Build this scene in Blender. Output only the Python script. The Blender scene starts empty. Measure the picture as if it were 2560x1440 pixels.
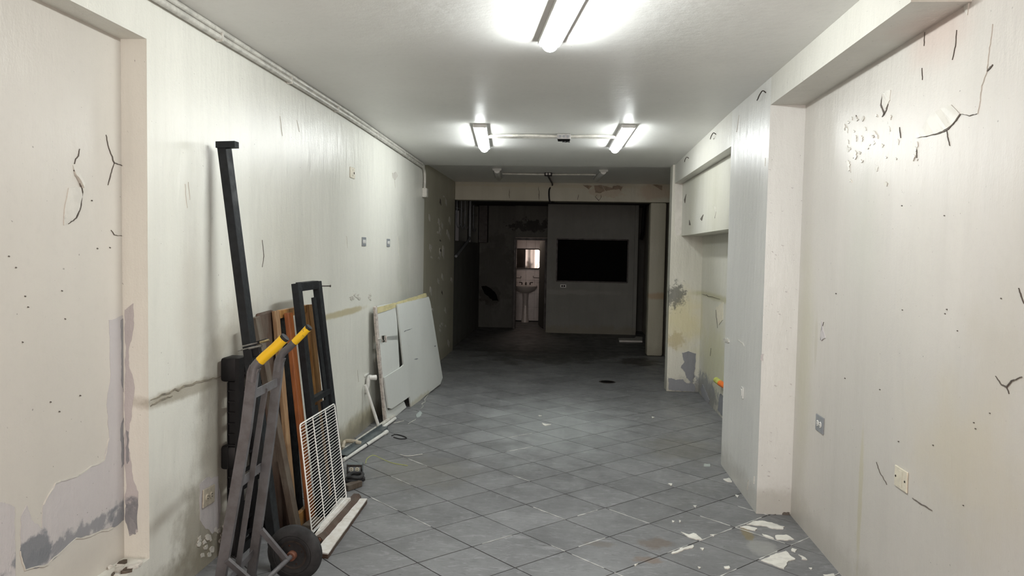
import bpy, bmesh, math, random
from mathutils import Vector, Matrix, noise
from mathutils.geometry import tessellate_polygon
random.seed(7)
sc = bpy.context.scene
C = sc.collection

# ------------------------------------------------------------------ camera
FPX = 1850.0; EYE = Vector((0, 0, 1.55))
_p = math.atan(91/FPX); _y = math.atan(141/FPX); _r = 0.0186
FW = Vector((-math.sin(_y)*math.cos(_p), math.cos(_y)*math.cos(_p), -math.sin(_p)))
R0 = Vector((math.cos(_y), math.sin(_y), 0)); U0 = R0.cross(FW)
RT = math.cos(_r)*R0 + math.sin(_r)*U0
UP = -math.sin(_r)*R0 + math.cos(_r)*U0
cd = bpy.data.cameras.new('camera'); cam = bpy.data.objects.new('camera', cd); C.objects.link(cam)
cd.sensor_width = 36; cd.lens = FPX/2560*36; cd.clip_start = 0.05
cam.matrix_world = Matrix(((RT.x, UP.x, -FW.x, 0), (RT.y, UP.y, -FW.y, 0), (RT.z, UP.z, -FW.z, 1.55), (0, 0, 0, 1)))
sc.camera = cam
# ------------------------------------------------------------------ world and light
w = bpy.data.worlds.new('world'); sc.world = w; w.use_nodes = True
w.node_tree.nodes['Background'].inputs[0].default_value = (0.55, 0.5, 0.48, 1)
w.node_tree.nodes['Background'].inputs[1].default_value = 0.05
def area(name, loc, rot, sx, sy, power, col):
    l = bpy.data.lights.new(name, 'AREA'); l.shape = 'RECTANGLE'; l.size = sx; l.size_y = sy
    l.energy = power; l.color = col
    o = bpy.data.objects.new(name, l); C.objects.link(o); o.location = loc; o.rotation_euler = rot
    return o
# warm light of the open shop front behind the photographer
area('shop_front_light', (-0.15, -2.3, 1.3), (math.radians(90), 0, 0), 2.9, 2.3, 128, (1.0, 0.85, 0.79))
# added fill light in place of the washroom's unseen source
area('washroom_fill', (-0.9, 15.5, 2.1), (0, 0, 0), 0.3, 0.3, 3.2, (1.0, 0.80, 0.70))
LAMP = 142.0; LAMP_FAR = 63.0; LAMPCOL = (0.965, 1.0, 0.995)
sc.view_settings.view_transform = 'Standard'; sc.view_settings.look = 'None'
sc.view_settings.gamma = 1; sc.view_settings.use_curve_mapping = False
sc.view_settings.exposure = 0.1

# ------------------------------------------------------------------ picking real places on real planes
def ray(px, py): return FW*FPX + RT*(px-1280) + UP*(720-py)
def onx(px, py, X): d = ray(px, py); return EYE + d*(X/d.x)
def ony(px, py, Y): d = ray(px, py); return EYE + d*(Y/d.y)
def onz(px, py, Z=0.0): d = ray(px, py); return EYE + d*((Z-1.55)/d.z)
def onp(px, py, P, N): d = ray(px, py); return EYE + d*((P-EYE).dot(N)/d.dot(N))

# ------------------------------------------------------------------ materials
class NT:
    def __init__(s, name):
        s.m = bpy.data.materials.new(name); s.m.use_nodes = True; s.t = s.m.node_tree
        s.b = s.t.nodes['Principled BSDF']; s.pos = s.t.nodes.new('ShaderNodeNewGeometry').outputs['Position']
        s.obj = None
    def n(s, typ, **kw):
        nd = s.t.nodes.new(typ)
        for k, v in kw.items(): setattr(nd, k, v)
        return nd
    def l(s, a, b): s.t.links.new(a, b)
    def local(s):
        if not s.obj: s.obj = s.n('ShaderNodeTexCoord').outputs['Object']
        return s.obj
    def noise(s, scale, detail=4, rough=0.55, sc3=(1, 1, 1), vec=None, off=(0, 0, 0), dist=0):
        mp = s.n('ShaderNodeMapping'); mp.inputs['Scale'].default_value = sc3; mp.inputs['Location'].default_value = off
        s.l(vec or s.pos, mp.inputs[0])
        nz = s.n('ShaderNodeTexNoise'); nz.inputs['Scale'].default_value = scale; nz.inputs['Detail'].default_value = detail
        nz.inputs['Roughness'].default_value = rough; nz.inputs['Distortion'].default_value = dist; s.l(mp.outputs[0], nz.inputs['Vector'])
        return nz.outputs['Fac']
    def ramp(s, fac, a, b, va=0.0, vb=1.0):
        mr = s.n('ShaderNodeMapRange'); mr.interpolation_type = 'SMOOTHSTEP'
        s.l(fac, mr.inputs[0]); mr.inputs[1].default_value = a; mr.inputs[2].default_value = b
        mr.inputs[3].default_value = va; mr.inputs[4].default_value = vb
        return mr.outputs[0]
    def math(s, op, a, b=None):
        nd = s.n('ShaderNodeMath', operation=op)
        for i, v in enumerate((a, b)):
            if v is None: continue
            if isinstance(v, (int, float)): nd.inputs[i].default_value = v
            else: s.l(v, nd.inputs[i])
        return nd.outputs[0]
    def mix(s, fac, a, b, mode='MIX'):
        nd = s.n('ShaderNodeMix', data_type='RGBA', blend_type=mode)
        for i, v in ((0, fac), (6, a), (7, b)):
            if isinstance(v, (int, float)): nd.inputs[i].default_value = v
            elif isinstance(v, tuple): nd.inputs[i].default_value = (*v, 1) if len(v) == 3 else v
            else: s.l(v, nd.inputs[i])
        return nd.outputs[2]
    def blob(s, c, r, k=0.8, nscale=9, hard=0.25):
        """mask of a stain: an ellipsoid around c with radii r, its outline broken by noise"""
        mp = s.n('ShaderNodeVectorMath', operation='SUBTRACT'); s.l(s.pos, mp.inputs[0]); mp.inputs[1].default_value = c
        dv = s.n('ShaderNodeVectorMath', operation='DIVIDE'); s.l(mp.outputs[0], dv.inputs[0]); dv.inputs[1].default_value = r
        ln = s.n('ShaderNodeVectorMath', operation='LENGTH'); s.l(dv.outputs[0], ln.inputs[0])
        nz = s.noise(nscale, 6, 0.62)
        v = s.math('ADD', s.math('SUBTRACT', 1.0, ln.outputs['Value']), s.math('MULTIPLY', s.math('SUBTRACT', nz, 0.5), k))
        return s.ramp(v, 0.0, hard)
    def bump(s, h, strength, dist, prev=None):
        b = s.n('ShaderNodeBump'); b.inputs['Strength'].default_value = strength; b.inputs['Distance'].default_value = dist
        s.l(h, b.inputs['Height'])
        if prev: s.l(prev, b.inputs['Normal'])
        return b.outputs[0]

def wall_mat(name, c1, c2, rough=0.3, stains=(), bump=0.35, streak=0.25, spec=0.5, low=0.0):
    t = NT(name)
    col = t.mix(t.ramp(t.noise(0.9, 3, 0.5, (1, 1, 0.7)), 0.30, 0.70), c1, tuple(v*0.96 for v in c2))
    sk = t.ramp(t.noise(5, 5, 0.6, (1.6, 1.6, 0.10)), 0.40, 0.85)
    col = t.mix(t.math('MULTIPLY', sk, streak*1.1), col, tuple(v*0.72 for v in c2))
    col = t.mix(t.math('MULTIPLY', t.ramp(t.noise(28, 6, 0.7), 0.45, 0.80), 0.16), col, tuple(v*0.7 for v in c1))
    col = t.mix(t.math('MULTIPLY', t.ramp(t.noise(60, 2, 0.5, off=(3, 1, 4)), 0.74, 0.78), 0.6), col, (0.12, 0.11, 0.09))
    for (c, r, cc, st, k, ns, hd) in stains:
        col = t.mix(t.math('MULTIPLY', t.blob(c, r, k, ns, hd), st), col, cc)
    if low > 0:
        sp = t.n('ShaderNodeSeparateXYZ'); t.l(t.pos, sp.inputs[0])
        lm = t.math('ADD', t.ramp(sp.outputs[2], 0.35, 0.0), t.math('SUBTRACT', t.noise(7, 5, 0.65), 0.9))
        col = t.mix(t.math('MULTIPLY', t.ramp(lm, 0.0, 0.5), low), col, (0.20, 0.18, 0.13))
    t.l(col, t.b.inputs['Base Color'])
    rr = t.ramp(t.noise(3.5, 6, 0.6), 0.3, 0.7, max(0.29, rough*0.94), max(0.33, rough*1.12))
    t.l(rr, t.b.inputs['Roughness']); t.b.inputs['Specular IOR Level'].default_value = spec
    n1 = t.bump(t.noise(2.2, 2, 0.45, (1, 1, 0.5)), bump*0.6, 0.05)
    n2 = t.bump(t.noise(14, 5, 0.6, (1, 1, 0.3)), bump*1.3, 0.014, n1)
    n3 = t.bump(t.noise(120, 4, 0.6), min(1, bump*1.6), 0.0022, n2)
    t.l(n3, t.b.inputs['Normal'])
    return t.m

def plain(name, c, rough=0.5, metal=0.0, var=0.25, scale=20, bump=0.15, sc3=(1, 1, 1), c2=None, spec=0.5, bd=0.003):
    t = NT(name); v = t.local()
    c2 = c2 or tuple(x*(1-var*1.6) for x in c)
    col = t.mix(t.ramp(t.noise(scale, 6, 0.65, sc3, v), 0.38, 0.68), c, c2)
    t.l(col, t.b.inputs['Base Color']); t.b.inputs['Metallic'].default_value = metal
    t.l(t.ramp(t.noise(scale*0.7, 4, 0.6, sc3, v), 0.3, 0.7, rough*0.85, min(1, rough*1.2)), t.b.inputs['Roughness'])
    t.b.inputs['Specular IOR Level'].default_value = spec
    if bump: t.l(t.bump(t.noise(scale*2.5, 5, 0.65, sc3, v), bump, bd), t.b.inputs['Normal'])
    return t.m

def wood(name, a, b, c, rough=0.5, scale=9, worn=0.0):
    t = NT(name); v = t.local()
    g = t.noise(scale, 6, 0.62, (3.5, 3.5, 0.16), v, dist=1.2)
    col = t.mix(t.ramp(g, 0.32, 0.68), a, b)
    col = t.mix(t.math('MULTIPLY', t.ramp(t.noise(scale*3, 4, 0.6, (4, 4, 0.1), v), 0.52, 0.7), 0.75), col, c)
    if worn: col = t.mix(t.math('MULTIPLY', t.ramp(t.noise(8, 6, 0.7, (1, 1, 0.5), v), 0.45, 0.62), worn), col, (0.11, 0.095, 0.075))
    t.l(col, t.b.inputs['Base Color']); t.b.inputs['Roughness'].default_value = rough
    t.l(t.bump(g, 0.4, 0.004), t.b.inputs['Normal'])
    return t.m

GREY = (0.17, 0.18, 0.195); YEL = (0.36, 0.32, 0.19); MOLD = (0.06, 0.065, 0.055); DIRT = (0.27, 0.24, 0.18)
def S(p, r, c, st=0.7, k=0.9, ns=8, hd=0.5): return (tuple(p), r, c, st, k, ns, hd)
L_st = [
    S(onx(470, 975, -1.72), (0.2, 0.5, 0.045), DIRT, 0.75, 0.9, 10),
    S(onx(860, 782, -1.72), (0.2, 0.75, 0.035), (0.43, 0.37, 0.2), 0.75, 0.7, 9),
    S(onx(560, 1100, -1.72), (0.2, 0.40, 0.80), (0.36, 0.34, 0.28), 0.8, 1.3, 5, 0.8),
    S(onx(500, 1330, -1.72), (0.2, 0.30, 0.32), (0.26, 0.24, 0.19), 0.8, 1.2, 7, 0.6),
    S(onx(900, 1060, -1.72), (0.2, 0.9, 0.14), (0.42, 0.38, 0.24), 0.7, 1.2, 9, 0.7),
    S(onx(720, 640, -1.72), (0.2, 0.7, 0.5), (0.55, 0.54, 0.47), 0.5, 1.3, 3, 0.9),
    S(onx(480, 760, -1.72), (0.2, 0.16, 0.55), (0.50, 0.48, 0.42), 0.6, 1.1, 4, 0.9),
    S(onx(1010, 640, -1.72), (0.2, 0.35, 0.7), (0.54, 0.55, 0.49), 0.6, 1.5, 5, 0.6),
    S(onx(600, 830, -1.72), (0.2, 0.35, 0.35), (0.40, 0.37, 0.30), 0.5, 1.0, 5, 0.8),
]
R_st = [
    S(onx(2010, 900, 1.36), (0.2, 0.22, 1.0), (0.43, 0.42, 0.30), 0.55, 0.9, 3, 0.9),
    S(onx(2160, 560, 1.36), (0.2, 0.30, 0.45), (0.46, 0.46, 0.41), 0.5, 1.2, 3, 0.9),
    S(onx(2480, 900, 1.36), (0.2, 0.25, 0.3), (0.47, 0.44, 0.38), 0.5, 1.4, 6, 0.8),
    S(onx(2400, 1150, 1.36), (0.2, 0.6, 0.35), (0.50, 0.45, 0.34), 0.5, 1.1, 5, 0.9),
    S(onx(2150, 1250, 1.36), (0.2, 0.03, 0.42), (0.40, 0.37, 0.22), 0.5, 0.7, 12, 0.5),
    S(onx(2040, 850, 1.36), (0.2, 0.03, 0.18), (0.40, 0.38, 0.30), 0.5, 0.7, 12, 0.5),
    S(onx(2350, 70, 1.36), (0.2, 0.35, 0.2), (0.5, 0.38, 0.33), 0.5, 0.9, 5, 0.9),
]
N_st = [
    S(ony(1712, 800, 8.44), (0.35, 0.2, 0.42), (0.52, 0.47, 0.27), 0.75, 1.1, 5, 0.8),
    S(ony(1690, 740, 8.44), (0.13, 0.2, 0.18), MOLD, 0.8, 2.2, 26, 0.5),
    S(ony(1690, 850, 8.44), (0.12, 0.2, 0.12), (0.36, 0.3, 0.16), 0.7, 1.8, 22, 0.5),
    S(onx(1785, 900, 1.49), (0.2, 1.2, 0.45), (0.47, 0.46, 0.30), 0.75, 1.2, 5, 0.8),
    S(onx(1765, 980, 1.49), (0.2, 0.7, 0.2), GREY, 0.85, 2.2, 14, 0.3),
    S(onx(1785, 742, 1.49), (0.2, 1.5, 0.05), (0.32, 0.3, 0.15), 0.6, 0.8, 8, 0.7),
]
F_st = [
    S(ony(1640, 480, 11.33), (0.35, 0.2, 0.16), (0.36, 0.28, 0.2), 0.7, 0.9, 7, 0.5),
    S(ony(1520, 480, 11.33), (0.32, 0.2, 0.09), (0.36, 0.29, 0.21), 0.6, 2.0, 10, 0.25),
    S(ony(1640, 740, 11.33), (0.3, 0.2, 0.08), (0.34, 0.24, 0.14), 0.7, 1.0, 8, 0.6),
    S(ony(1380, 465, 11.33), (1.8, 0.2, 0.03), (0.38, 0.34, 0.24), 0.5, 1.4, 8, 0.4),
    S(onx(1100, 800, -1.77), (0.2, 1.0, 0.5), (0.42, 0.42, 0.34), 0.5, 2.0, 7, 0.5),
]
B_st = [
    S(ony(1225, 738, 14.99), (0.22, 0.3, 0.2), (0.03, 0.025, 0.02), 0.95, 1.8, 6, 0.15),
    S(ony(1235, 680, 14.99), (0.5, 0.3, 0.9), (0.055, 0.053, 0.046), 0.6, 2.4, 4, 0.4),
    S(ony(1330, 565, 14.99), (0.5, 0.3, 0.14), (0.02, 0.018, 0.015), 0.9, 2.6, 9, 0.25),
    S(ony(1385, 650, 14.24), (0.08, 0.3, 0.5), (0.2, 0.2, 0.18), 0.7, 2.0, 9, 0.4),
    S(ony(1400, 730, 14.24), (1.5, 0.3, 0.06), (0.3, 0.3, 0.27), 0.5, 1.5, 5, 0.6),
]
A1 = (0.55, 0.525, 0.485); A2 = (0.50, 0.49, 0.445)
M = {}
M['wall_l'] = wall_mat('paint_left', (0.71, 0.71, 0.65), (0.66, 0.66, 0.60), 0.27, L_st, 0.30, 0.30, low=0.7)
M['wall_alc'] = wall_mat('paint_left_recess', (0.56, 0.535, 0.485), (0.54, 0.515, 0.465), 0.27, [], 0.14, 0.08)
M['wall_r'] = wall_mat('paint_right', A1, (0.51, 0.49, 0.45), 0.27, R_st, 0.22, 0.20, low=0.25)
M['pier'] = wall_mat('paint_pier', (0.63, 0.63, 0.60), (0.59, 0.59, 0.565), 0.22, [], 0.28, 0.18, low=0.35)
M['niche'] = wall_mat('paint_niche', (0.57, 0.56, 0.50), (0.49, 0.48, 0.40), 0.33, N_st, 0.4, 0.25, low=0.4)
M['beam'] = wall_mat('paint_beam', (0.58, 0.57, 0.52), (0.50, 0.49, 0.44), 0.35, R_st[-1:], 0.25, 0.1)
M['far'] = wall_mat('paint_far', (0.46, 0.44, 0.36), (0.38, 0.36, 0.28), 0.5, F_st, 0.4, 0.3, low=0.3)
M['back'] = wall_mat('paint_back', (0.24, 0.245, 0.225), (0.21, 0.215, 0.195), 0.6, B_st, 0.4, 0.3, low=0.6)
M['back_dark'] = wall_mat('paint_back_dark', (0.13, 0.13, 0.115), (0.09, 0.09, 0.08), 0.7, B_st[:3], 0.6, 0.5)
M['ceil'] = wall_mat('paint_ceiling', (0.80, 0.80, 0.77), (0.77, 0.77, 0.74), 0.42, [], 0.10, 0.0, spec=0.4)
M['ceil_dark'] = wall_mat('dark_ceiling', (0.06, 0.055, 0.05), (0.035, 0.03, 0.028), 0.8, [], 0.4, 0.0)  # near-black tone for the back ceiling and the plate behind the openings
M['plaster'] = wall_mat('bare_plaster', (0.53, 0.50, 0.495), (0.44, 0.42, 0.42), 0.7, [
    S(ony(640, 1, 1)*0 + onx(190, 1345, -1.83), (0.2, 0.34, 0.05), GREY, 0.75, 2.6, 18, 0.5),
    S(onx(300, 1300, -1.83), (0.2, 0.08, 0.09), GREY, 0.8, 2.4, 18, 0.5),
    S(onx(80, 1385, -1.83), (0.2, 0.10, 0.07), GREY, 0.9, 1.6, 14, 0.3)], 0.5, 0.15, spec=0.2)
M['cement'] = wall_mat('bare_cement', (0.20, 0.205, 0.22), (0.30, 0.30, 0.31), 0.8, [], 0.6, 0.2, spec=0.2)
M['redplaster'] = plain('brown_plaster', (0.25, 0.195, 0.145), 0.8, var=0.2)
M['crack'] = plain('crack_dark', (0.11, 0.095, 0.08), 0.9, var=0.2, bump=0)
M['crackb'] = plain('crack_brown', (0.25, 0.225, 0.175), 0.9, var=0.3)
M['flake'] = plain('loose_paint', (0.57, 0.55, 0.50), 0.32, var=0.08, scale=12, bump=0.1)
M['residue'] = plain('paint_residue', (0.62, 0.61, 0.56), 0.55, var=0.12, scale=18)

# floor tiles: grey ceramic, scuffed and dusty
def floor_mat(name, base):
    t = NT(name)
    oi = t.n('ShaderNodeObjectInfo')
    col = t.mix(t.ramp(t.noise(2.2, 6, 0.65), 0.35, 0.68), base, tuple(v*1.35 for v in base))
    col = t.mix(t.math('MULTIPLY', t.ramp(t.noise(9, 7, 0.7, (1, 2.2, 1), dist=1.5), 0.50, 0.68), 0.75), col, tuple(v*1.8 for v in base))
    col = t.mix(t.math('MULTIPLY', t.ramp(t.noise(16, 6, 0.7, (1, 3, 1), off=(5, 2, 0), dist=1.0), 0.54, 0.70), 0.7), col, tuple(v*0.55 for v in base))
    for p, r, c, st, k, ns, hd in [
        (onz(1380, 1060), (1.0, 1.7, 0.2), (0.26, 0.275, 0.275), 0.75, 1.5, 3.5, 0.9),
        (onz(1640, 1360), (0.11, 0.10, 0.2), (0.11, 0.085, 0.065), 0.75, 1.8, 14, 0.5),
        (onz(1500, 1360), (0.10, 0.05, 0.2), (0.12, 0.10, 0.08), 0.5, 1.6, 14, 0.5),
        (onz(1620, 1400), (0.09, 0.05, 0.2), (0.14, 0.10, 0.075), 0.7, 1.8, 18, 0.5),
        (onz(1868, 1335), (0.035, 0.12, 0.2), (0.17, 0.14, 0.075), 0.9, 1.6, 20, 0.4),
        (onz(1905, 1370), (0.09, 0.12, 0.2), (0.28, 0.285, 0.27), 0.6, 1.3, 10, 0.3),
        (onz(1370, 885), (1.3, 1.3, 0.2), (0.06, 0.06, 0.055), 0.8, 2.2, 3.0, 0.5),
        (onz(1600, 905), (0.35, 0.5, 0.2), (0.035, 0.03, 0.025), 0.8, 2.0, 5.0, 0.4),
        (onz(1060, 1180), (0.45, 0.5, 0.2), (0.13, 0.125, 0.11), 0.5, 1.4, 6.0, 0.6),
        (onz(1700, 1120), (0.35, 0.5, 0.2), (0.12, 0.115, 0.10), 0.5, 1.4, 6.0, 0.6)]:
        col = t.mix(t.math('MULTIPLY', t.blob(tuple(p), r, k, ns, hd), st), col, c)
    hs = t.n('ShaderNodeHueSaturation'); t.l(col, hs.inputs['Color'])
    t.l(t.ramp(oi.outputs['Random'], 0, 1, 0.92, 1.08), hs.inputs['Value']); t.l(hs.outputs[0], t.b.inputs['Base Color'])
    t.l(t.ramp(t.noise(5, 6, 0.65), 0.3, 0.7, 0.36, 0.62), t.b.inputs['Roughness'])
    t.b.inputs['Specular IOR Level'].default_value = 0.45
    n1 = t.bump(t.noise(30, 5, 0.6), 0.12, 0.003); t.l(t.bump(t.noise(220, 2, 0.5), 0.15, 0.0006, n1), t.b.inputs['Normal'])
    return t.m
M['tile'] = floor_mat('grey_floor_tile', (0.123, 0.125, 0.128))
M['grout'] = plain('dark_grout', (0.03, 0.03, 0.029), 0.9, var=0.3)
M['whitegrout'] = plain('white_grout', (0.5, 0.5, 0.48), 0.8, var=0.2)
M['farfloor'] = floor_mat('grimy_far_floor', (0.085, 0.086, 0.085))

M['blacksteel'] = plain('black_painted_steel', (0.007, 0.009, 0.011), 0.55, var=0.3, scale=30, spec=0.25)
M['blackplastic'] = plain('black_plastic', (0.005, 0.005, 0.006), 0.5, var=0.3, scale=12, spec=0.25)
M['rubber'] = plain('black_rubber', (0.018, 0.018, 0.019), 0.75, var=0.3, scale=20)
M['trucksteel'] = plain('worn_grey_steel', (0.118, 0.116, 0.122), 0.5, 0.15, 0.25, 14, 0.2, c2=(0.085, 0.079, 0.08))
M['rust'] = plain('rusty_steel', (0.15, 0.06, 0.035), 0.75, 0.2, 0.4, 30)
M['hub'] = plain('dark_hub_steel', (0.05, 0.04, 0.035), 0.55, 0.4, 0.3, 30)
M['bare'] = plain('bare_steel', (0.30, 0.29, 0.28), 0.3, 0.9, 0.2, 30)
M['brass'] = plain('brass_tube', (0.5, 0.4, 0.22), 0.3, 0.9, 0.2, 30)
M['galv'] = plain('galvanised_steel', (0.20, 0.23, 0.24), 0.4, 0.6, 0.2, 16)
M['zinc'] = plain('zinc_box', (0.36, 0.36, 0.35), 0.45, 0.5, 0.2, 25)
M['pvc'] = plain('white_pvc', (0.66, 0.66, 0.63), 0.35, var=0.1, scale=15)
M['pvc_old'] = plain('aged_white_pvc', (0.55, 0.54, 0.49), 0.4, var=0.2, scale=15)
M['beigepvc'] = plain('beige_pvc', (0.45, 0.40, 0.31), 0.45, var=0.2)
M['orange'] = plain('orange_pvc', (0.72, 0.17, 0.03), 0.4, var=0.1)
M['lime'] = plain('yellow_green_tape', (0.45, 0.48, 0.12), 0.5, var=0.15)
M['wirewhite'] = plain('white_coated_wire', (0.75, 0.75, 0.72), 0.35, var=0.1, scale=40)
M['plate_grey'] = plain('grey_plate', (0.22, 0.235, 0.25), 0.4, var=0.1)
M['plate_cream'] = plain('cream_plate', (0.62, 0.58, 0.47), 0.4, var=0.12)
M['plate_white'] = plain('white_plate', (0.66, 0.66, 0.63), 0.4, var=0.1)
M['plate_dirty'] = plain('grubby_plate', (0.42, 0.38, 0.30), 0.5, var=0.2)
M['darkhole'] = plain('dark_hole', (0.006, 0.006, 0.006), 0.9, bump=0, spec=0.05, var=0)
M['paper'] = plain('yellowed_paper', (0.50, 0.45, 0.25), 0.8, var=0.15, scale=14)
M['board'] = wall_mat('white_board', (0.62, 0.64, 0.615), (0.56, 0.58, 0.555), 0.5, [
    S(onx(1050, 1000, -1.5), (0.3, 0.6, 0.06), (0.4, 0.37, 0.25), 0.6, 1.2, 8, 0.6)], 0.08, 0.10)
M['gypsum'] = plain('broken_gypsum', (0.50, 0.45, 0.41), 0.9, var=0.3, scale=30, bump=0.4)
M['ceramic'] = plain('white_ceramic', (0.5, 0.46, 0.43), 0.15, var=0.05)
M['bathtile'] = plain('washroom_tile', (0.55, 0.49, 0.46), 0.3, var=0.08, scale=6)
M['door_dark'] = plain('dark_door_wood', (0.03, 0.022, 0.018), 0.5)
M['lampbody'] = plain('lamp_housing', (0.55, 0.55, 0.53), 0.45, var=0.08)
M['wood_frame'] = wood('varnished_pine', (0.38, 0.21, 0.07), (0.24, 0.11, 0.03), (0.10, 0.035, 0.012), 0.42)
M['wood_orange'] = wood('orange_cedar', (0.26, 0.085, 0.022), (0.17, 0.05, 0.013), (0.10, 0.03, 0.01), 0.42)
M['wood_old'] = wood('weathered_wood', (0.09, 0.068, 0.048), (0.06, 0.042, 0.03), (0.04, 0.025, 0.016), 0.7, worn=0.7)
M['wood_brown'] = wood('brown_wood', (0.07, 0.038, 0.024), (0.045, 0.025, 0.016), (0.03, 0.018, 0.012), 0.65, worn=0.35)
M['wood_light'] = wood('pale_stake', (0.29, 0.19, 0.10), (0.19, 0.10, 0.045), (0.14, 0.08, 0.04), 0.6)
M['wood_white'] = plain('chalky_white_paint', (0.62, 0.61, 0.58), 0.6, var=0.12, scale=20, c2=(0.5, 0.47, 0.42))

t = NT('yellow_worn_paint'); v = t.local()
col = t.mix(t.ramp(t.noise(45, 6, 0.7, vec=v), 0.60, 0.63), (0.80, 0.50, 0.01), (0.04, 0.04, 0.045))
t.l(col, t.b.inputs['Base Color']); t.b.inputs['Roughness'].default_value = 0.4; M['yellow'] = t.m
t = NT('mirror_glass'); t.b.inputs['Metallic'].default_value = 1; t.b.inputs['Roughness'].default_value = 0.04
t.b.inputs['Base Color'].default_value = (0.42, 0.38, 0.36, 1); M['mirror'] = t.m
for _nm, _st in (('lit', LAMP), ('lit_far', LAMP_FAR)):
  t = NT('lit_diffuser'); t.b.inputs['Base Color'].default_value = (0.8, 0.8, 0.8, 1)
  t.b.inputs['Emission Color'].default_value = (*LAMPCOL, 1); t.b.inputs['Emission Strength'].default_value = _st; M[_nm] = t.m
t = NT('dirty_tape'); t.b.inputs['Base Color'].default_value = (0.32, 0.36, 0.35, 1); t.b.inputs['Roughness'].default_value = 0.25; M['film'] = t.m

# ------------------------------------------------------------------ object helpers
def mesh_obj(name, bm, m, parent=None, smooth=False, world=True):
    me = bpy.data.meshes.new(name); bmesh.ops.recalc_face_normals(bm, faces=bm.faces)
    bm.to_mesh(me); bm.free()
    if smooth:
        me.polygons.foreach_set('use_smooth', [True]*len(me.polygons))
        me.set_sharp_from_angle(angle=math.radians(38))
    me.materials.append(m)
    o = bpy.data.objects.new(name, me); C.objects.link(o)
    if parent:
        o.parent = parent
        if world:
            q = parent
            while q:
                o.location = o.location - q.location if q is parent else o.location - q.location
                q = q.parent
    return o
def tag(o, label, cat, group=None):
    o['label'] = label; o['category'] = cat
    if group: o['group'] = group
    return o
def thing(name, label, cat, loc=(0, 0, 0), rot=(0, 0, 0), group=None):
    o = bpy.data.objects.new(name, None); C.objects.link(o); o.location = loc; o.rotation_euler = rot
    o.empty_display_size = 0.1
    return tag(o, label, cat, group)
def struct(name, bm, m, smooth=False):
    o = mesh_obj(name, bm, m, smooth=smooth); o['kind'] = 'structure'; return o
def add_box(bm, x0, x1, y0, y1, z0, z1, bev=0.0):
    r = bmesh.ops.create_cube(bm, size=1)['verts']
    bmesh.ops.scale(bm, vec=(abs(x1-x0), abs(y1-y0), abs(z1-z0)), verts=r)
    bmesh.ops.translate(bm, vec=((x0+x1)/2, (y0+y1)/2, (z0+z1)/2), verts=r)
    if bev:
        es = list({e for v_ in r for e in v_.link_edges})
        bmesh.ops.bevel(bm, geom=es, offset=bev, segments=2, affect='EDGES', profile=0.5)
    return bm
def box(*a, bev=0.0): return add_box(bmesh.new(), *a, bev=bev)
def add_beam(bm, p0, p1, wa, wb, ref=(0, 1, 0), bev=0.0, ends=(1, 1)):
    """rectangular bar from p0 to p1; wb along ref, wa across it"""
    p0, p1 = Vector(p0), Vector(p1); d = (p1-p0).normalized(); b = Vector(ref); b = (b-d*b.dot(d)).normalized(); a = b.cross(d)
    vs = []
    for p, e in ((p0, ends[0]), (p1, ends[1])):
        for sa, sb in ((-1, -1), (1, -1), (1, 1), (-1, 1)): vs.append(bm.verts.new(p + a*wa*e/2*sa + b*wb*e/2*sb))
    f = [bm.faces.new(vs[:4]), bm.faces.new(vs[4:])]
    for i in range(4): f.append(bm.faces.new((vs[i], vs[(i+1) % 4], vs[4+(i+1) % 4], vs[4+i])))
    if bev:
        bmesh.ops.bevel(bm, geom=list({e for q in f for e in q.edges}), offset=bev, segments=2, affect='EDGES', profile=0.5)
    return bm
def beam(*a, **k): return add_beam(bmesh.new(), *a, **k)
def add_tube(bm, pts, r, seg=10, closed=False, cap=True):
    pts = [Vector(p) for p in pts]; n = len(pts); rings = []; prev = None
    for i, p in enumerate(pts):
        a = pts[(i-1) % n] if (i or closed) else p; b = pts[(i+1) % n] if (i < n-1 or closed) else p
        d = (b-a).normalized()
        u = prev if prev else (Vector((0, 0, 1)) if abs(d.z) < 0.9 else Vector((1, 0, 0)))
        u = (u-d*u.dot(d)).normalized(); prev = u; v_ = d.cross(u)
        rr = r[i] if isinstance(r, (list, tuple)) else r
        rings.append([bm.verts.new(p + (u*math.cos(q)+v_*math.sin(q))*rr) for q in [2*math.pi*k/seg for k in range(seg)]])
    for i in range(n if closed else n-1):
        A, B = rings[i], rings[(i+1) % n]
        for k in range(seg): bm.faces.new((A[k], A[(k+1) % seg], B[(k+1) % seg], B[k]))
    if cap and not closed: bm.faces.new(rings[0]); bm.faces.new(rings[-1])
    return bm
def tube(*a, **k): return add_tube(bmesh.new(), *a, **k)
def curve_pts(pts, n=8):
    """Catmull-Rom through the points"""
    P = [Vector(p) for p in pts]; P = [P[0]*2-P[1]] + P + [P[-1]*2-P[-2]]; out = []
    for i in range(1, len(P)-2):
        for k in range(n):
            s_ = k/n; a, b, c, d = P[i-1:i+3]
            out.append(0.5*((2*b)+(c-a)*s_+(2*a-5*b+4*c-d)*s_*s_+(3*b-a-3*c+d)*s_**3))
    out.append(P[-2]); return out
def lathe(prof, origin, axis, seg=32):
    """profile of (radius, along-axis) turned round the axis; closed on itself"""
    bm = bmesh.new(); ax = Vector(axis).normalized(); u = ax.orthogonal().normalized(); v_ = ax.cross(u); o = Vector(origin)
    rings = [[bm.verts.new(o+ax*h+(u*math.cos(q)+v_*math.sin(q))*max(r, 1e-4)) for q in [2*math.pi*k/seg for k in range(seg)]] for r, h in prof]
    for A, B in zip(rings, rings[1:]):
        for k in range(seg): bm.faces.new((A[k], A[(k+1) % seg], B[(k+1) % seg], B[k]))
    bm.faces.new(rings[0]); bm.faces.new(rings[-1]); return bm
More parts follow.
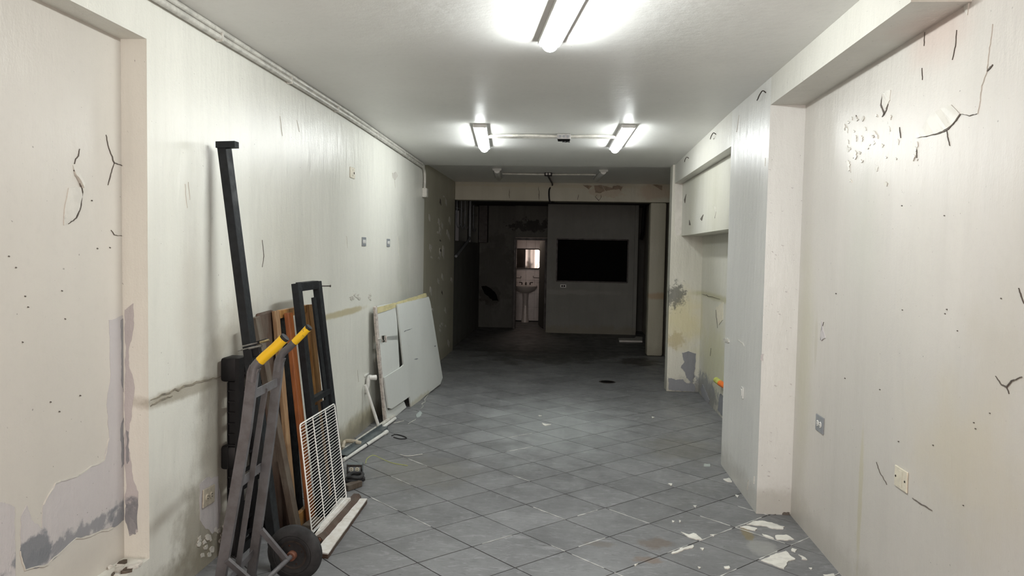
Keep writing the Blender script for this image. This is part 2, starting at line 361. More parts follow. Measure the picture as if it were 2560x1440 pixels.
def jag(pts, amt, lv=3, seed=0):
    out = []
    for i, a in enumerate(pts):
        b = pts[(i+1) % len(pts)]; k = max(1, min(8, int((b-a).length/0.09)))
        out += [a.lerp(b, q/k) for q in range(k)]
    pts = out
    rnd = random.Random(seed)
    for _ in range(lv):
        out = []
        for i, a in enumerate(pts):
            b = pts[(i+1) % len(pts)]; out.append(a); d = b-a
            off = Vector((rnd.uniform(-1, 1), rnd.uniform(-1, 1), rnd.uniform(-1, 1)))*min(amt*d.length, 0.007)
            out.append((a+b)/2+off)
        pts = out
    return pts
def sheet(pts, nrm, th, base=0.0, lift=None):
    """flat or slightly curling polygon of thickness th on a surface with normal nrm"""
    bm = bmesh.new(); n = Vector(nrm).normalized(); c = sum(pts, Vector())/len(pts)
    o = pts[0]
    fl = [p-n*(p-o).dot(n) for p in pts]
    lo = [bm.verts.new(p+n*base) for p in fl]
    hi = [bm.verts.new(p+n*(base+th+(lift(p) if lift else 0))) for p in fl]
    k = len(lo); u = n.orthogonal().normalized(); v_ = n.cross(u)
    tris = tessellate_polygon([[Vector((p.dot(u), p.dot(v_), 0)) for p in fl]])
    for t_ in tris:
        for L in (lo, hi):
            try: bm.faces.new([L[q] for q in t_])
            except ValueError: pass
    for i in range(k): bm.faces.new((lo[i], lo[(i+1) % k], hi[(i+1) % k], hi[i]))
    return bm
XL, XA, XR, XP = -1.72, 1.36, 1.158, 1.49
PL = {'L': (lambda x, y: onx(x, y, XL), (1, 0, 0)), 'LA': (lambda x, y: onx(x, y, -1.83), (1, 0, 0)), 'LR': (lambda x, y: ony(x, y, 2.91), (0, -1, 0)),
      'LF': (lambda x, y: onx(x, y, -1.77), (1, 0, 0)), 'R': (lambda x, y: onx(x, y, XA), (-1, 0, 0)), 'P': (lambda x, y: onx(x, y, XR), (-1, 0, 0)),
      'PN': (lambda x, y: ony(x, y, 4.49), (0, -1, 0)), 'CF': (lambda x, y: ony(x, y, 8.44), (0, -1, 0)), 'NB': (lambda x, y: onx(x, y, XP), (-1, 0, 0)),
      'BM': (lambda x, y: ony(x, y, 11.33), (0, -1, 0)), 'F': (lambda x, y: onz(x, y), (0, 0, 1)), 'BX': (lambda x, y: onx(x, y, 1.25), (-1, 0, 0)),
      'BL': (lambda x, y: ony(x, y, 14.99), (0, -1, 0)), 'BR': (lambda x, y: ony(x, y, 14.24), (0, -1, 0))}
_sd = [0]
def patch(name, plane, pts, mat, parent, am=0.09, lv=3, th=0.0015, lift=None):
    _sd[0] += 1; th = th+0.00001*_sd[0]+(0.0012 if name == 'bare_cement' else 0); f, n = PL[plane]
    P = jag([f(*p) for p in pts], am, lv, _sd[0])
    return mesh_obj(name, sheet(P, n, th, -0.0003, lift), mat, parent)
def curl(p): return 0.0015+0.004*noise.noise(p*22)
def crack(plane, pts, wd, parent, mat=None, name='crack'):
    """thin tapering dark line along the points"""
    _sd[0] += 1; rnd = random.Random(_sd[0]); f, n = PL[plane]; n = Vector(n); P = [f(*p) for p in pts]; Q = []
    for a, b in zip(P, P[1:]):
        for k in range(5): Q.append(a.lerp(b, k/5)+Vector([rnd.uniform(-1, 1) for _ in range(3)])*(b-a).length*0.035*(k > 0))
    Q.append(P[-1]); A = []; B = []
    for i, q in enumerate(Q):
        d = (Q[min(i+1, len(Q)-1)]-Q[max(i-1, 0)]).normalized(); s_ = d.cross(n).normalized()
        ww = wd*0.6*(0.25+math.sin(math.pi*(i+0.4)/(len(Q)+0.2)))*rnd.uniform(0.6, 1.1)/2
        A.append(q+s_*ww); B.append(q-s_*ww)
    return mesh_obj(name, sheet(A+B[::-1], n, 0.0035, -0.0002), mat or M['crack'], parent)

# ------------------------------------------------------------------ the setting
H = 2.60
fl = struct('floor', box(-2.1, 1.8, -3.0, 17.0, -0.12, -0.004), M['grout'])
# tiles laid in a diamond lattice
ta, tb, to = Vector((0.2428, -0.2298)), Vector((0.2422, 0.2295)), Vector((0.012, 3.784))
def clip(poly, ax, val, keep_greater):
    out = []
    for i, a in enumerate(poly):
        b = poly[(i+1) % len(poly)]; ina = (a[ax] > val) == keep_greater; inb = (b[ax] > val) == keep_greater
        if ina: out.append(a)
        if ina != inb: s_ = (val-a[ax])/(b[ax]-a[ax]); out.append(a.lerp(b, s_))
    return out
g = 0.0062/0.335
def tile_poly(i, j):
    return [to+ta*(i+g/2)+tb*(j+g/2), to+ta*(i+1-g/2)+tb*(j+g/2), to+ta*(i+1-g/2)+tb*(j+1-g/2), to+ta*(i+g/2)+tb*(j+1-g/2)]
full = None; near_cnt = 0; cand = []
for i in range(-45, 45):
    for j in range(-45, 45):
        c = to+ta*(i+0.5)+tb*(j+0.5)
        if not (1.9 < c.y < 11.5) or c.x < -2.0 or c.x > 1.75: continue
        poly = tile_poly(i, j); q = poly
        xr = 1.36 if c.y < 4.4 else 1.49
        q = clip(q, 0, -1.72 if c.y < 8.6 else -1.77, True)
        if q: q = clip(q, 0, xr, False)
        if q: q = clip(q, 1, 11.33, False)
        if len(q) < 3: continue
        if c.x > 1.30 and 4.6 < c.y < 5.4: continue
        cand.append((c, poly, q))
cand.sort(key=lambda e: e[0].y)
rest = bmesh.new(); tile_me = None
def prism(bm, poly, c, dz=0.0, tx=0.0, ty=0.0):
    lo = [bm.verts.new((p.x-c.x, p.y-c.y, -0.008)) for p in poly]
    hi = [bm.verts.new((p.x-c.x, p.y-c.y, dz+tx*(p.x-c.x)+ty*(p.y-c.y))) for p in poly]
    bm.faces.new(lo); bm.faces.new(hi)
    for k in range(len(lo)): bm.faces.new((lo[k], lo[(k+1) % len(lo)], hi[(k+1) % len(lo)], hi[k]))
ntile = 0
for c, poly, q in cand:
    if ntile >= 290: 
        prism(rest, q, Vector((0, 0))); continue
    isfull = len(q) == 4 and all((a-b).length < 1e-6 for a, b in zip(q, poly))
    if isfull and tile_me: o = bpy.data.objects.new('floor_tile', tile_me); C.objects.link(o)
    else:
        bm = bmesh.new(); prism(bm, q, c); o = mesh_obj('floor_tile', bm, M['tile'])
        if isfull: tile_me = o.data
    o.location = (c.x, c.y, random.uniform(-0.0005, 0.0005)); o.parent = fl; ntile += 1
if len(rest.verts): 
    o = mesh_obj('far_tiles', rest, M['tile'], fl); o['kind'] = 'stuff'
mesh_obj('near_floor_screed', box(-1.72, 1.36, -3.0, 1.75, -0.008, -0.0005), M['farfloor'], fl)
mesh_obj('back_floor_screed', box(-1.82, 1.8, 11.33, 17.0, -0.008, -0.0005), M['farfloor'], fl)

# left wall with its shallow recess
bm = bmesh.new()
add_box(bm, -1.97, XL, 2.91, 8.68, 0, H+0.1)
add_box(bm, -1.97, XL, -0.6, 2.91, 0, 0.24); add_box(bm, -1.97, XL, -0.6, 2.91, 2.38, H+0.1)
add_box(bm, -1.97, XL, -3.0, -0.6, 0, H+0.1)
wl = struct('wall_left', bm, M['wall_l'])
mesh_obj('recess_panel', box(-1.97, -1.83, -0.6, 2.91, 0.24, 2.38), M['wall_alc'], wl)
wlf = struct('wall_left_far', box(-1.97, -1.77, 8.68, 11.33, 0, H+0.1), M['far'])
# back room left wall with two openings high up
bm = bmesh.new(); add_box(bm, -1.97, -1.82, 11.33, 15.14, 0, 1.71); add_box(bm, -1.97, -1.82, 14.70, 15.14, 1.71, 2.5)
add_box(bm, -1.97, -1.82, 11.33, 11.75, 1.71, 2.5); add_box(bm, -1.97, -1.82, 13.1, 13.35, 1.71, 2.5); add_box(bm, -1.97, -1.82, 11.75, 14.7, 2.43, 2.5)
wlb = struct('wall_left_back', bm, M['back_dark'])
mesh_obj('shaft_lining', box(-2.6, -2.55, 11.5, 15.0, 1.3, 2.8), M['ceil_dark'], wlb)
# right side
bm = bmesh.new(); add_box(bm, XA, 1.7, -3.0, 4.49, 0, H+0.1)
wr = struct('wall_right', bm, M['wall_r'])
pier = struct('wall_right_pier', box(XR, 1.7, 4.49, 5.53, 0, H+0.1), M['pier'])
bm = bmesh.new(); add_box(bm, XR, XA, 2.7, 4.49, 2.437, H+0.1); rb = struct('trim_right_beam', bm, M['beam'])
wn = struct('wall_right_niche', box(XP, 1.7, 5.53, 8.44, 0, H+0.1), M['niche'])
lin = struct('trim_niche_lintel', box(XR, XP, 5.53, 8.44, 2.345, H+0.1), M['beam'])
bulk = struct('trim_niche_bulkhead', box(1.25, XP, 5.53, 8.44, 1.76, 2.345), M['niche'])
ncol = struct('wall_right_column', box(1.135, 1.7, 8.44, 8.64, 0, H+0.1, bev=0.004), M['niche'])
wrf = struct('wall_right_far', box(1.49, 1.7, 8.64, 15.0, 0, H+0.1), M['far'])
fb = struct('trim_far_beam', box(-1.77, 1.49, 11.33, 11.58, 2.33, H+0.1, bev=0.006), M['far'])
fp = struct('wall_right_pilaster', box(1.208, 1.45, 11.33, 11.58, 0, 2.33, bev=0.03), M['far'], smooth=True)
# ceiling: near slab sags 5 cm towards its far edge, then steps up
bm = bmesh.new()
pf = [(-3.0, 2.60), (5.6, 2.60), (8.66, 2.548), (8.66, 2.75), (-3.0, 2.75)]
vs = [[bm.verts.new((x, y, z)) for y, z in pf] for x in (-1.97, 1.7)]
bm.faces.new(vs[0]); bm.faces.new(vs[1])
for k in range(5): bm.faces.new((vs[0][k], vs[0][(k+1) % 5], vs[1][(k+1) % 5], vs[1][k]))
ce = struct('ceiling', bm, M['ceil'])
cf = struct('ceiling_far', box(-1.97, 1.7, 8.66, 11.45, 2.605, 2.75), M['ceil'])
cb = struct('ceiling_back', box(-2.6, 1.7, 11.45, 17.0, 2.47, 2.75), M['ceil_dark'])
# wall behind the photographer is the open shop front: piers beside the opening and a header
bm = bmesh.new(); add_box(bm, -1.97, 1.7, -3.1, -3.0, 0, 2.7); struct('wall_front', bm, M['wall_r'])
# back walls
bm = bmesh.new(); add_box(bm, -1.97, -1.09, 14.99, 15.12, 0, 2.5); add_box(bm, -1.09, -0.30, 14.85, 15.0, 1.84, 2.5)
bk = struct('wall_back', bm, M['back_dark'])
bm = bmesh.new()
X0, X1, W0, W1, Z0, Z1 = -0.42, 1.30, -0.233, 1.118, 1.0, 1.812
add_box(bm, X0, W0, 14.24, 14.40, 0, 2.49); add_box(bm, W1, X1, 14.24, 14.40, 0, 2.49); add_box(bm, W0, W1, 14.24, 14.40, 0, Z0); add_box(bm, W0, W1, 14.24, 14.40, Z1, 2.49)
add_box(bm, -0.42, -0.32, 14.40, 14.86, 0, 2.49)
bp = struct('wall_back_partition', bm, M['back'])
bm = bmesh.new()
for a in ((W0-0.012, W0+0.012, 14.225, 14.38, Z0, Z1), (W1-0.012, W1+0.012, 14.225, 14.38, Z0, Z1), (W0, W1, 14.225, 14.38, Z0-0.012, Z0+0.012), (W0, W1, 14.225, 14.38, Z1-0.012, Z1+0.012)): add_box(bm, *a)
win = struct('window_1', bm, M['door_dark'])
mesh_obj('dark_sheet', box(W0, W1, 14.33, 14.336, Z0, Z1), M['darkhole'], win)  # opaque black sheet standing in for the darkness inside the opening
struct('wall_back_right', box(1.30, 1.49, 14.95, 15.1, 0, 2.49), M['back_dark'])
# door frame and leaf of the washroom
bm = bmesh.new(); add_box(bm, -1.10, -1.055, 14.78, 14.95, 0, 1.83); add_box(bm, -0.475, -0.43, 14.78, 14.95, 0, 1.83); add_box(bm, -1.055, -0.475, 14.78, 14.95, 1.785, 1.83)
dr = struct('door_1', bm, M['door_dark'])
leaf = mesh_obj('door_leaf', beam((-0.47, 14.97, 0.9), (-0.60, 15.55, 0.9), 0.035, 1.76, (0, 0, 1)), M['back_dark'], dr)
mesh_obj('door_knob', lathe([(0.004, 0), (0.012, 0.005), (0.012, 0.03), (0.028, 0.04), (0.03, 0.06), (0.01, 0.075)], ony(1358, 705, 15.45), (-1, 0.15, 0), 14), M['hub'], leaf, smooth=True)
mesh_obj('door_knob', lathe([(0.004, 0), (0.012, 0.005), (0.012, 0.03), (0.028, 0.04), (0.03, 0.06), (0.01, 0.075)], ony(1361, 705, 15.45), (1, -0.15, 0), 14), M['hub'], leaf, smooth=True)
# washroom shell with its wall tiles
bm = bmesh.new(); add_box(bm, -1.75, -0.35, 16.45, 16.55, 0, 2.5); add_box(bm, -1.85, -1.75, 15.12, 16.55, 0, 2.5); add_box(bm, -0.35, -0.25, 15.0, 16.55, 0, 2.5)
wb = struct('wall_washroom', bm, M['grout'])
zt = 0.02; r_ = 0
while zt < 2.3:
    for cx in range(7):
        x0 = -1.75+cx*0.2+0.0015
        mesh_obj('wall_tile', box(x0, x0+0.197, 16.442, 16.452, zt, zt+0.297), M['bathtile'], wb)
    zt += 0.3

# ------------------------------------------------------------------ surface wear on the left recess
patch('bare_plaster', 'LA', [(108, 1262), (138, 1208), (175, 1195), (260, 1150), (272, 1095), (268, 985), (276, 930), (272, 800), (309, 788), (309, 1300), (286, 1318), (190, 1345), (120, 1410), (62, 1425), (50, 1378), (52, 1290), (66, 1262), (78, 1300), (105, 1322)], M['plaster'], wl, 0.07)
patch('bare_plaster', 'LA', [(-60, 1210), (-10, 1255), (36, 1268), (38, 1440), (30, 1520), (-60, 1520)], M['plaster'], wl, 0.06)
patch('bare_plaster', 'LR', [(312, 775), (334, 758), (332, 830), (322, 900), (334, 950), (330, 1040), (322, 1120), (330, 1180), (346, 1230), (345, 1330), (324, 1340), (313, 1300)], M['plaster'], wl, 0.07)
patch('bare_cement', 'LR', [(316, 1075), (322, 1080), (324, 1150), (318, 1160)], M['cement'], wl)
patch('bare_cement', 'LR', [(322, 1290), (336, 1300), (340, 1335), (324, 1335)], M['cement'], wl, 0.12)
patch('bare_cement', 'LA', [(302, 1060), (309, 1040), (309, 1160), (303, 1170)], M['cement'], wl, 0.1)
patch('bare_cement', 'LA', [(301, 800), (309, 795), (309, 990), (303, 960)], M['cement'], wl, 0.1)
crack('LA', [(108, 1262), (138, 1208), (175, 1195), (260, 1150), (272, 1095)], 0.009, wl, M['flake'], 'paint_edge')
crack('LA', [(50, 1378), (62, 1425), (120, 1410), (190, 1345), (286, 1318)], 0.007, wl, M['flake'], 'paint_edge')
crack('LA', [(264, 337), (271, 370), (285, 407), (300, 412), (311, 418)], 0.006, wl)
crack('LA', [(285, 407), (276, 435), (269, 463)], 0.005, wl)
crack('LA', [(277, 575), (285, 587), (304, 590)], 0.0035, wl)
crack('LA', [(198, 372), (195, 390), (188, 398), (185, 410)], 0.006, wl)
crack('LA', [(202, 460), (206, 480), (200, 520), (190, 545), (170, 560)], 0.007, wl)
crack('LA', [(183, 425), (196, 448), (203, 472)], 0.004, wl)
lf = lambda p: 0.006+0.006*math.sin(p.z*40)
patch('loose_paint', 'LA', [(182, 413), (190, 420), (197, 440), (205, 458), (203, 470), (196, 452), (186, 435)], M['flake'], wl, 0.12, lift=lf)
patch('loose_paint', 'LA', [(170, 470), (200, 468), (204, 492), (196, 525), (182, 548), (158, 563), (160, 520)], M['flake'], wl, 0.05, th=0.004)
# sill debris in the recess corner
for k in range(26):
    x = random.uniform(-1.825, -1.73); y = random.uniform(2.45, 2.9); s_ = random.uniform(0.008, 0.026)
    P = [Vector((x+s_*math.cos(q)*random.uniform(.5, 1), y+s_*1.5*math.sin(q)*random.uniform(.5, 1), 0.2401)) for q in [i*1.05 for i in range(6)]]
    mesh_obj('paint_chip', sheet(P, (0, 0, 1), 0.003, 0, (lambda p: random.uniform(0, 0.01))), M['flake'] if k % 3 else M['wood_old'], wl)
# left wall
crack('L', [(376, 1000), (410, 985), (470, 963), (520, 950), (552, 940)], 0.012, wl, M['crackb'])
crack('L', [(376, 1015), (400, 1000), (430, 990)], 0.010, wl, M['crackb'])
crack('L', [(655, 600), (659, 640), (655, 668)], 0.004, wl)
for p in ([(700, 290), (706, 340)], [(742, 300), (748, 330)], [(462, 460), (468, 520)], [(470, 455), (474, 500)], [(866, 590), (868, 620)], [(935, 840), (937, 905)], [(893, 925), (896, 955)], [(985, 445), (988, 470)], [(995, 590), (998, 640)], [(1000, 690), (1003, 715)]):
    crack('L', p, 0.006, wl, M['flake'], 'paint_ridge')
patch('bare_plaster', 'L', [(498, 1212), (515, 1195), (545, 1190), (552, 1260), (546, 1320), (530, 1335), (500, 1300)], M['plaster'], wl, 0.1)
for _k in range(16):
    a = random.uniform(490, 560); b = random.uniform(1340, 1400)-(a-490)*0.5
    patch('loose_paint', 'L', [(a, b), (a+random.uniform(4, 12), b-6), (a+10, b+random.uniform(2, 8)), (a+2, b+7)], M['flake'], wl, 0.2, 2, lift=curl)
for _k in range(18):
    a = random.uniform(872, 925); b = 741+random.uniform(-6, 8)
    patch('loose_paint', 'L', [(a, b), (a+random.uniform(3, 7), b-3), (a+5, b+3)], M['flake'], wl, 0.2, 1, lift=curl)
patch('loose_paint', 'L', [(980, 432), (990, 430), (994, 440), (988, 450), (981, 443)], M['flake'], wl, 0.1, 2, lift=curl)
for _k in range(36):
    a = random.uniform(1070, 1128); b = random.uniform(480, 850); h_ = random.uniform(6, 26)
    patch('loose_paint', 'LF', [(a, b), (a+random.uniform(2, 4), b+h_*0.3), (a+3, b+h_), (a-1, b+h_*0.6)], M['flake'] if _k % 9 else M['crack'], wlf, 0.15, 1, lift=curl)
# right recess wall
crack('R', [(2207, 235), (2203, 262), (2212, 285), (2206, 292)], 0.013, wr)
crack('R', [(2222, 255), (2217, 275), (2210, 288)], 0.009, wr)
crack('R', [(2141, 288), (2143, 300)], 0.007, wr)
crack('R', [(2250, 318), (2253, 345)], 0.010, wr)
crack('R', [(2310, 342), (2345, 334), (2372, 322), (2392, 300), (2402, 286)], 0.010, wr)
crack('R', [(2368, 325), (2371, 345), (2376, 365)], 0.004, wr)
crack('R', [(2402, 286), (2425, 290), (2444, 284)], 0.003, wr)
crack('R', [(2483, 60), (2478, 100), (2471, 150), (2468, 180), (2455, 215), (2450, 260), (2445, 285)], 0.006, wr, M['flake'], 'paint_ridge')
crack('R', [(2469, 178), (2483, 162)], 0.009, wr)
crack('R', [(2293, 370), (2293, 395)], 0.005, wr)
crack('R', [(2393, 75), (2390, 115), (2382, 150)], 0.003, wr); crack('R', [(2313, 80), (2311, 115)], 0.004, wr); crack('R', [(2306, 170), (2307, 200)], 0.004, wr)
crack('R', [(2490, 940), (2505, 962), (2518, 967), (2530, 952), (2556, 942)], 0.006, wr)
crack('R', [(2518, 967), (2524, 985)], 0.003, wr)
crack('R', [(2282, 1245), (2300, 1258), (2331, 1276)], 0.005, wr); crack('R', [(2192, 1155), (2200, 1180), (2218, 1212)], 0.004, wr)
crack('R', [(2548, 720), (2556, 745), (2562, 760)], 0.005, wr); crack('R', [(2060, 805), (2053, 830), (2052, 850)], 0.004, wr)
patch('loose_paint', 'R', [(2290, 345), (2330, 285), (2380, 262), (2402, 284), (2390, 302), (2371, 321), (2345, 333), (2312, 341)], M['flake'], wr, 0.04, 2, th=0.002, lift=curl)
patch('loose_paint', 'R', [(2208, 230), (2228, 225), (2226, 250), (2216, 272), (2207, 262)], M['flake'], wr, 0.08, 2, lift=curl)
patch('loose_paint', 'R', [(2055, 800), (2060, 830), (2064, 845), (2055, 852), (2052, 838)], M['plaster'], wr, 0.1, 2, lift=curl)
patch('loose_paint', 'R', [(2412, 15), (2424, 5), (2420, 38)], M['flake'], wr, 0.1, 2, lift=curl)
for _k in range(46):
    a = 2110+abs(random.gauss(0, 95)); b = random.gauss(350, 45)
    if b < 240 or a > 2340: continue
    h_ = random.uniform(4, 18)
    patch('loose_paint', 'R', [(a, b), (a+random.uniform(2, 6), b+h_*0.3), (a+random.uniform(0, 5), b+h_), (a-2, b+h_*0.7)], M['flake'], wr, 0.2, 2, lift=curl)
for _k in range(16):
    a = random.uniform(2040, 2550); b = random.uniform(250, 1400)
    patch('nail_hole', 'R', [(a, b), (a+2, b+1), (a+1.5, b+3), (a-1, b+2)], M['crack'], wr, 0.1, 1)
for _k in range(14):
    a = random.uniform(10, 290); b = random.uniform(150, 1050)
    patch('nail_hole', 'LA', [(a, b), (a+2.5, b+1), (a+2, b+3.5), (a-1, b+2)], M['crack'], wl, 0.1, 1)
# pier
patch('loose_paint', 'P', [(1808, 845), (1822, 848), (1824, 856), (1812, 856)], M['flake'], pier, 0.15, 2, lift=curl)
for p in ([(1848, 288), (1842, 330)], [(1914, 395), (1913, 415)], [(1862, 866), (1856, 858), (1844, 850)], [(1872, 1200), (1868, 1225)], [(1886, 1190), (1885, 1210)]): crack('P', p, 0.008, pier, M['flake'], 'paint_ridge')
for _k in range(30):
    a = random.uniform(1905, 1990); b = random.uniform(420, 1270)
    patch('scratch', 'PN', [(a, b), (a+random.uniform(2, 8), b+1), (a+4, b+3)], M['plaster'], pier, 0.2, 1, th=0.001)
patch('chip', 'PN', [(1956, 1283), (1974, 1281), (1976, 1290), (1958, 1291)], M['crack'], pier, 0.2, 2, th=0.001)
patch('chip', 'PN', [(1903, 1288), (1940, 1285), (1938, 1289), (1905, 1291)], M['crack'], pier, 0.1, 2, th=0.001)
patch('chip', 'PN', [(1902, 887), (1908, 884), (1908, 900), (1903, 902)], M['plaster'], pier, 0.2, 2, th=0.001)
# niche column, back and bulkhead
patch('bare_cement', 'CF', [(1705, 882), (1722, 878), (1740, 884), (1738, 920), (1730, 960), (1716, 945), (1712, 930), (1702, 918), (1711, 905)], M['cement'], ncol, 0.10)
patch('bare_cement', 'CF', [(1671, 945), (1690, 950), (1708, 948), (1716, 958), (1735, 960), (1738, 980), (1672, 974)], M['cement'], ncol, 0.10)
patch('loose_paint', 'CF', [(1687, 450), (1706, 450), (1706, 580), (1697, 590), (1687, 588)], M['flake'], ncol, 0.03, 2)
patch('chip', 'BX', [(1716, 485), (1711, 500), (1713, 508)], M['crack'], bulk, 0.1, 1); patch('chip', 'BX', [(1724, 550), (1727, 563), (1723, 563)], M['crack'], bulk, 0.1, 1)
patch('chip', 'BX', [(1759, 536), (1755, 552), (1751, 548)], M['crack'], bulk, 0.1, 1)
crack('BX', [(1786, 512), (1790, 530), (1787, 545)], 0.02, bulk, M['flake'], 'paint_ridge')
for p in ([(1755, 736), (1770, 741), (1800, 748)], [(1790, 775), (1794, 820)], [(1778, 870), (1776, 890)]): crack('NB', p, 0.008, wn)
patch('loose_paint', 'NB', [(1790, 770), (1808, 755), (1808, 800), (1796, 812)], M['plate_cream'], wn, 0.1, 2)
patch('bare_cement', 'NB', [(1756, 960), (1764, 975), (1774, 1000), (1772, 1012), (1758, 992), (1752, 975)], M['cement'], wn, 0.15)
patch('bare_cement', 'NB', [(1800, 985), (1808, 990), (1808, 1040), (1795, 1025)], M['cement'], wn, 0.15)
# far beam: torn paint and joints
for pp in ([(1457, 462), (1480, 465), (1472, 474)], [(1504, 463), (1530, 470), (1532, 474), (1516, 478)], [(1532, 466), (1545, 464), (1560, 466), (1548, 472), (1530, 474)], [(1541, 463), (1556, 468), (1552, 478)], [(1630, 462), (1655, 464), (1655, 476), (1648, 472)]):
    patch('torn_paint', 'BM', pp, M['redplaster'], fb, 0.15, 2, lift=curl)
patch('bare_plaster', 'BM', [(1485, 464), (1504, 463), (1512, 478), (1500, 483), (1488, 482)], M['redplaster'], fb, 0.1, 2)
for p in ([(1274, 472), (1273, 488), (1274, 496)], [(1347, 466), (1348, 500)], [(1494, 486), (1488, 492), (1497, 502), (1503, 492), (1502, 486)], [(1446, 486), (1444, 500)]): crack('BM', p, 0.012, fb)
patch('loose_paint', 'BM', [(1560, 422), (1575, 421), (1582, 423), (1570, 426)], M['flake'], fb, 0.2, 2)
# back wall hole in the plaster
patch('plaster_hole', 'BL', [(1203, 715), (1215, 714), (1228, 722), (1240, 735), (1246, 752), (1232, 752), (1222, 742), (1212, 735)], M['darkhole'], bk, 0.15, 3)
# spilled paint and putty on the floor
white = [
    [(1866, 1312), (1882, 1304), (1905, 1303), (1930, 1308), (1962, 1318), (1958, 1324), (1930, 1322), (1912, 1316), (1880, 1313)],
    [(1850, 1318), (1868, 1316), (1893, 1322), (1888, 1328), (1868, 1324)],
    [(1938, 1340), (1965, 1338), (1985, 1350), (1965, 1352), (1942, 1350)], [(1905, 1336), (1925, 1342), (1935, 1348), (1915, 1344)],
    [(1902, 1402), (1940, 1385), (1965, 1379), (1975, 1390), (1988, 1398), (1970, 1405), (1960, 1424), (1930, 1412)],
    [(1980, 1372), (1992, 1375), (1988, 1382), (1978, 1378)], [(1996, 1388), (2012, 1395), (2018, 1401), (2004, 1400)],
    [(1702, 1331), (1722, 1338), (1734, 1334), (1745, 1340), (1757, 1351), (1740, 1350), (1715, 1340)], [(1775, 1338), (1790, 1337), (1784, 1342)],
    [(1750, 1371), (1760, 1372), (1757, 1377)], [(1810, 1418), (1822, 1416), (1823, 1423), (1813, 1423)], [(1733, 1265), (1742, 1266), (1740, 1271)],
    [(1808, 1199), (1822, 1196), (1830, 1206), (1818, 1205)], [(1838, 1238), (1847, 1240), (1844, 1245)], [(1670, 1210), (1680, 1210), (1678, 1215)],
    [(1680, 1302), (1686, 1304), (1683, 1307)], [(1697, 1302), (1702, 1303), (1700, 1307)], [(1355, 1058), (1365, 1061), (1378, 1062), (1362, 1065)], [(1630, 1042), (1636, 1044), (1630, 1047)],
    [(2058, 1438), (2085, 1436), (2090, 1446), (2065, 1446)], [(2022, 1421), (2030, 1421), (2028, 1425)], [(1346, 1039), (1355, 1040), (1350, 1042)], [(1744, 1418), (1752, 1420), (1747, 1423)],
    [(1678, 1384), (1700, 1372), (1732, 1364), (1735, 1367), (1700, 1380), (1682, 1386)], [(1585, 1413), (1595, 1410), (1590, 1416)]]
for pp in white: patch('paint_spill', 'F', pp, M['residue'], fl, 0.13, 3, th=0.0022)
patch('tape_scrap', 'F', [(1760, 1161), (1775, 1161), (1776, 1167), (1759, 1167)], M['film'], fl, 0.03, 1, th=0.002)
patch('film_scrap', 'F', [(1042, 1035), (1050, 1028), (1056, 1034), (1050, 1042), (1042, 1044)], M['film'], fl, 0.2, 2, th=0.002)
for a, b in (((1078, 965), (1052, 1022)), ((1040, 1048), (1020, 1060)), ((985, 1058), (1010, 1052))): crack('F', [a, ((a[0]+b[0])/2, (a[1]+b[1])/2), b], 0.006, fl, M['residue'], 'paint_line')
# putty in some joints
def joint(i0, j0, i1, j1, a=0.0, b=1.0):
    p, q = to+ta*i0+tb*j0, to+ta*i1+tb*j1
    p, q = p.lerp(q, a), p.lerp(q, b); bm = bmesh.new(); n = 7; rnd = random.Random(i0*31+j0*7+i1)
    d = (q-p).normalized(); s_ = Vector((-d.y, d.x)); top = []; bot = []
    for k in range(n+1):
        c = p.lerp(q, k/n); h_ = 0.0035*rnd.uniform(0.3, 1.4); top.append(Vector((*(c+s_*h_), 0.0))); bot.append(Vector((*(c-s_*h_*rnd.uniform(0.4, 1)), 0.0)))
    mesh_obj('joint_putty', sheet(top+bot[::-1], (0, 0, 1), 0.0015), M['whitegrout'], fl)
for a in [(0, 0, 0, 1, .3, .9), (1, 0, 2, 0, 0, .9), (0, 0, 1, 0, .15, .8), (0, 2, -1, 2, 0, .9), (1, 2, 1, 3, 0, .9), (1, 3, 2, 3, .0, .9), (1, 1, 1, 2, .2, .7), (2, 2, 2, 3, .1, .6), (0, 3, 1, 3, 0.3, .9),
          (1, 3, 1, 4, 0, .8), (0, 4, 1, 4, .4, 1), (2, 3, 2, 4, 0, .6), (-4, -1, -3, -1, .0, .9), (-3, -1, -2, -1, .2, .9), (-5, 0, -4, 0, .1, .8), (-1, 1, -1, 2, .3, .8), (-2, 1, -1, 1, 0.2, 1), (-6, 1, -5, 1, .2, .9),
          (-4, 2, -3, 2, .5, 1), (-5, 3, -5, 4, .1, .9), (-6, 4, -6, 5, 0, .8), (0, 5, 0, 6, .1, .5), (-1, -1, -1, 0, .2, .8), (2, 1, 2, 2, 0, .5), (-1, 0, 0, 0, .7, 1), (3, 2, 3, 3, .2, .9)]: joint(*a)
# drain hole in the floor
ds = thing('floor_drain', 'dark round drain sunk in the floor left of the stained niche column', 'drain', tuple(onz(1518, 955)))
c = onz(1518, 955)
mesh_obj('drain_ring', lathe([(0.10, 0.0), (0.10, 0.004), (0.085, 0.005), (0.08, 0.001)], (c.x, c.y, 0.0), (0, 0, 1), 20), M['hub'], ds)
mesh_obj('drain_well', lathe([(0.0, 0.001), (0.079, 0.001), (0.079, 0.003), (0.0, 0.003)], (c.x, c.y, 0.0), (0, 0, 1), 20), M['darkhole'], ds)

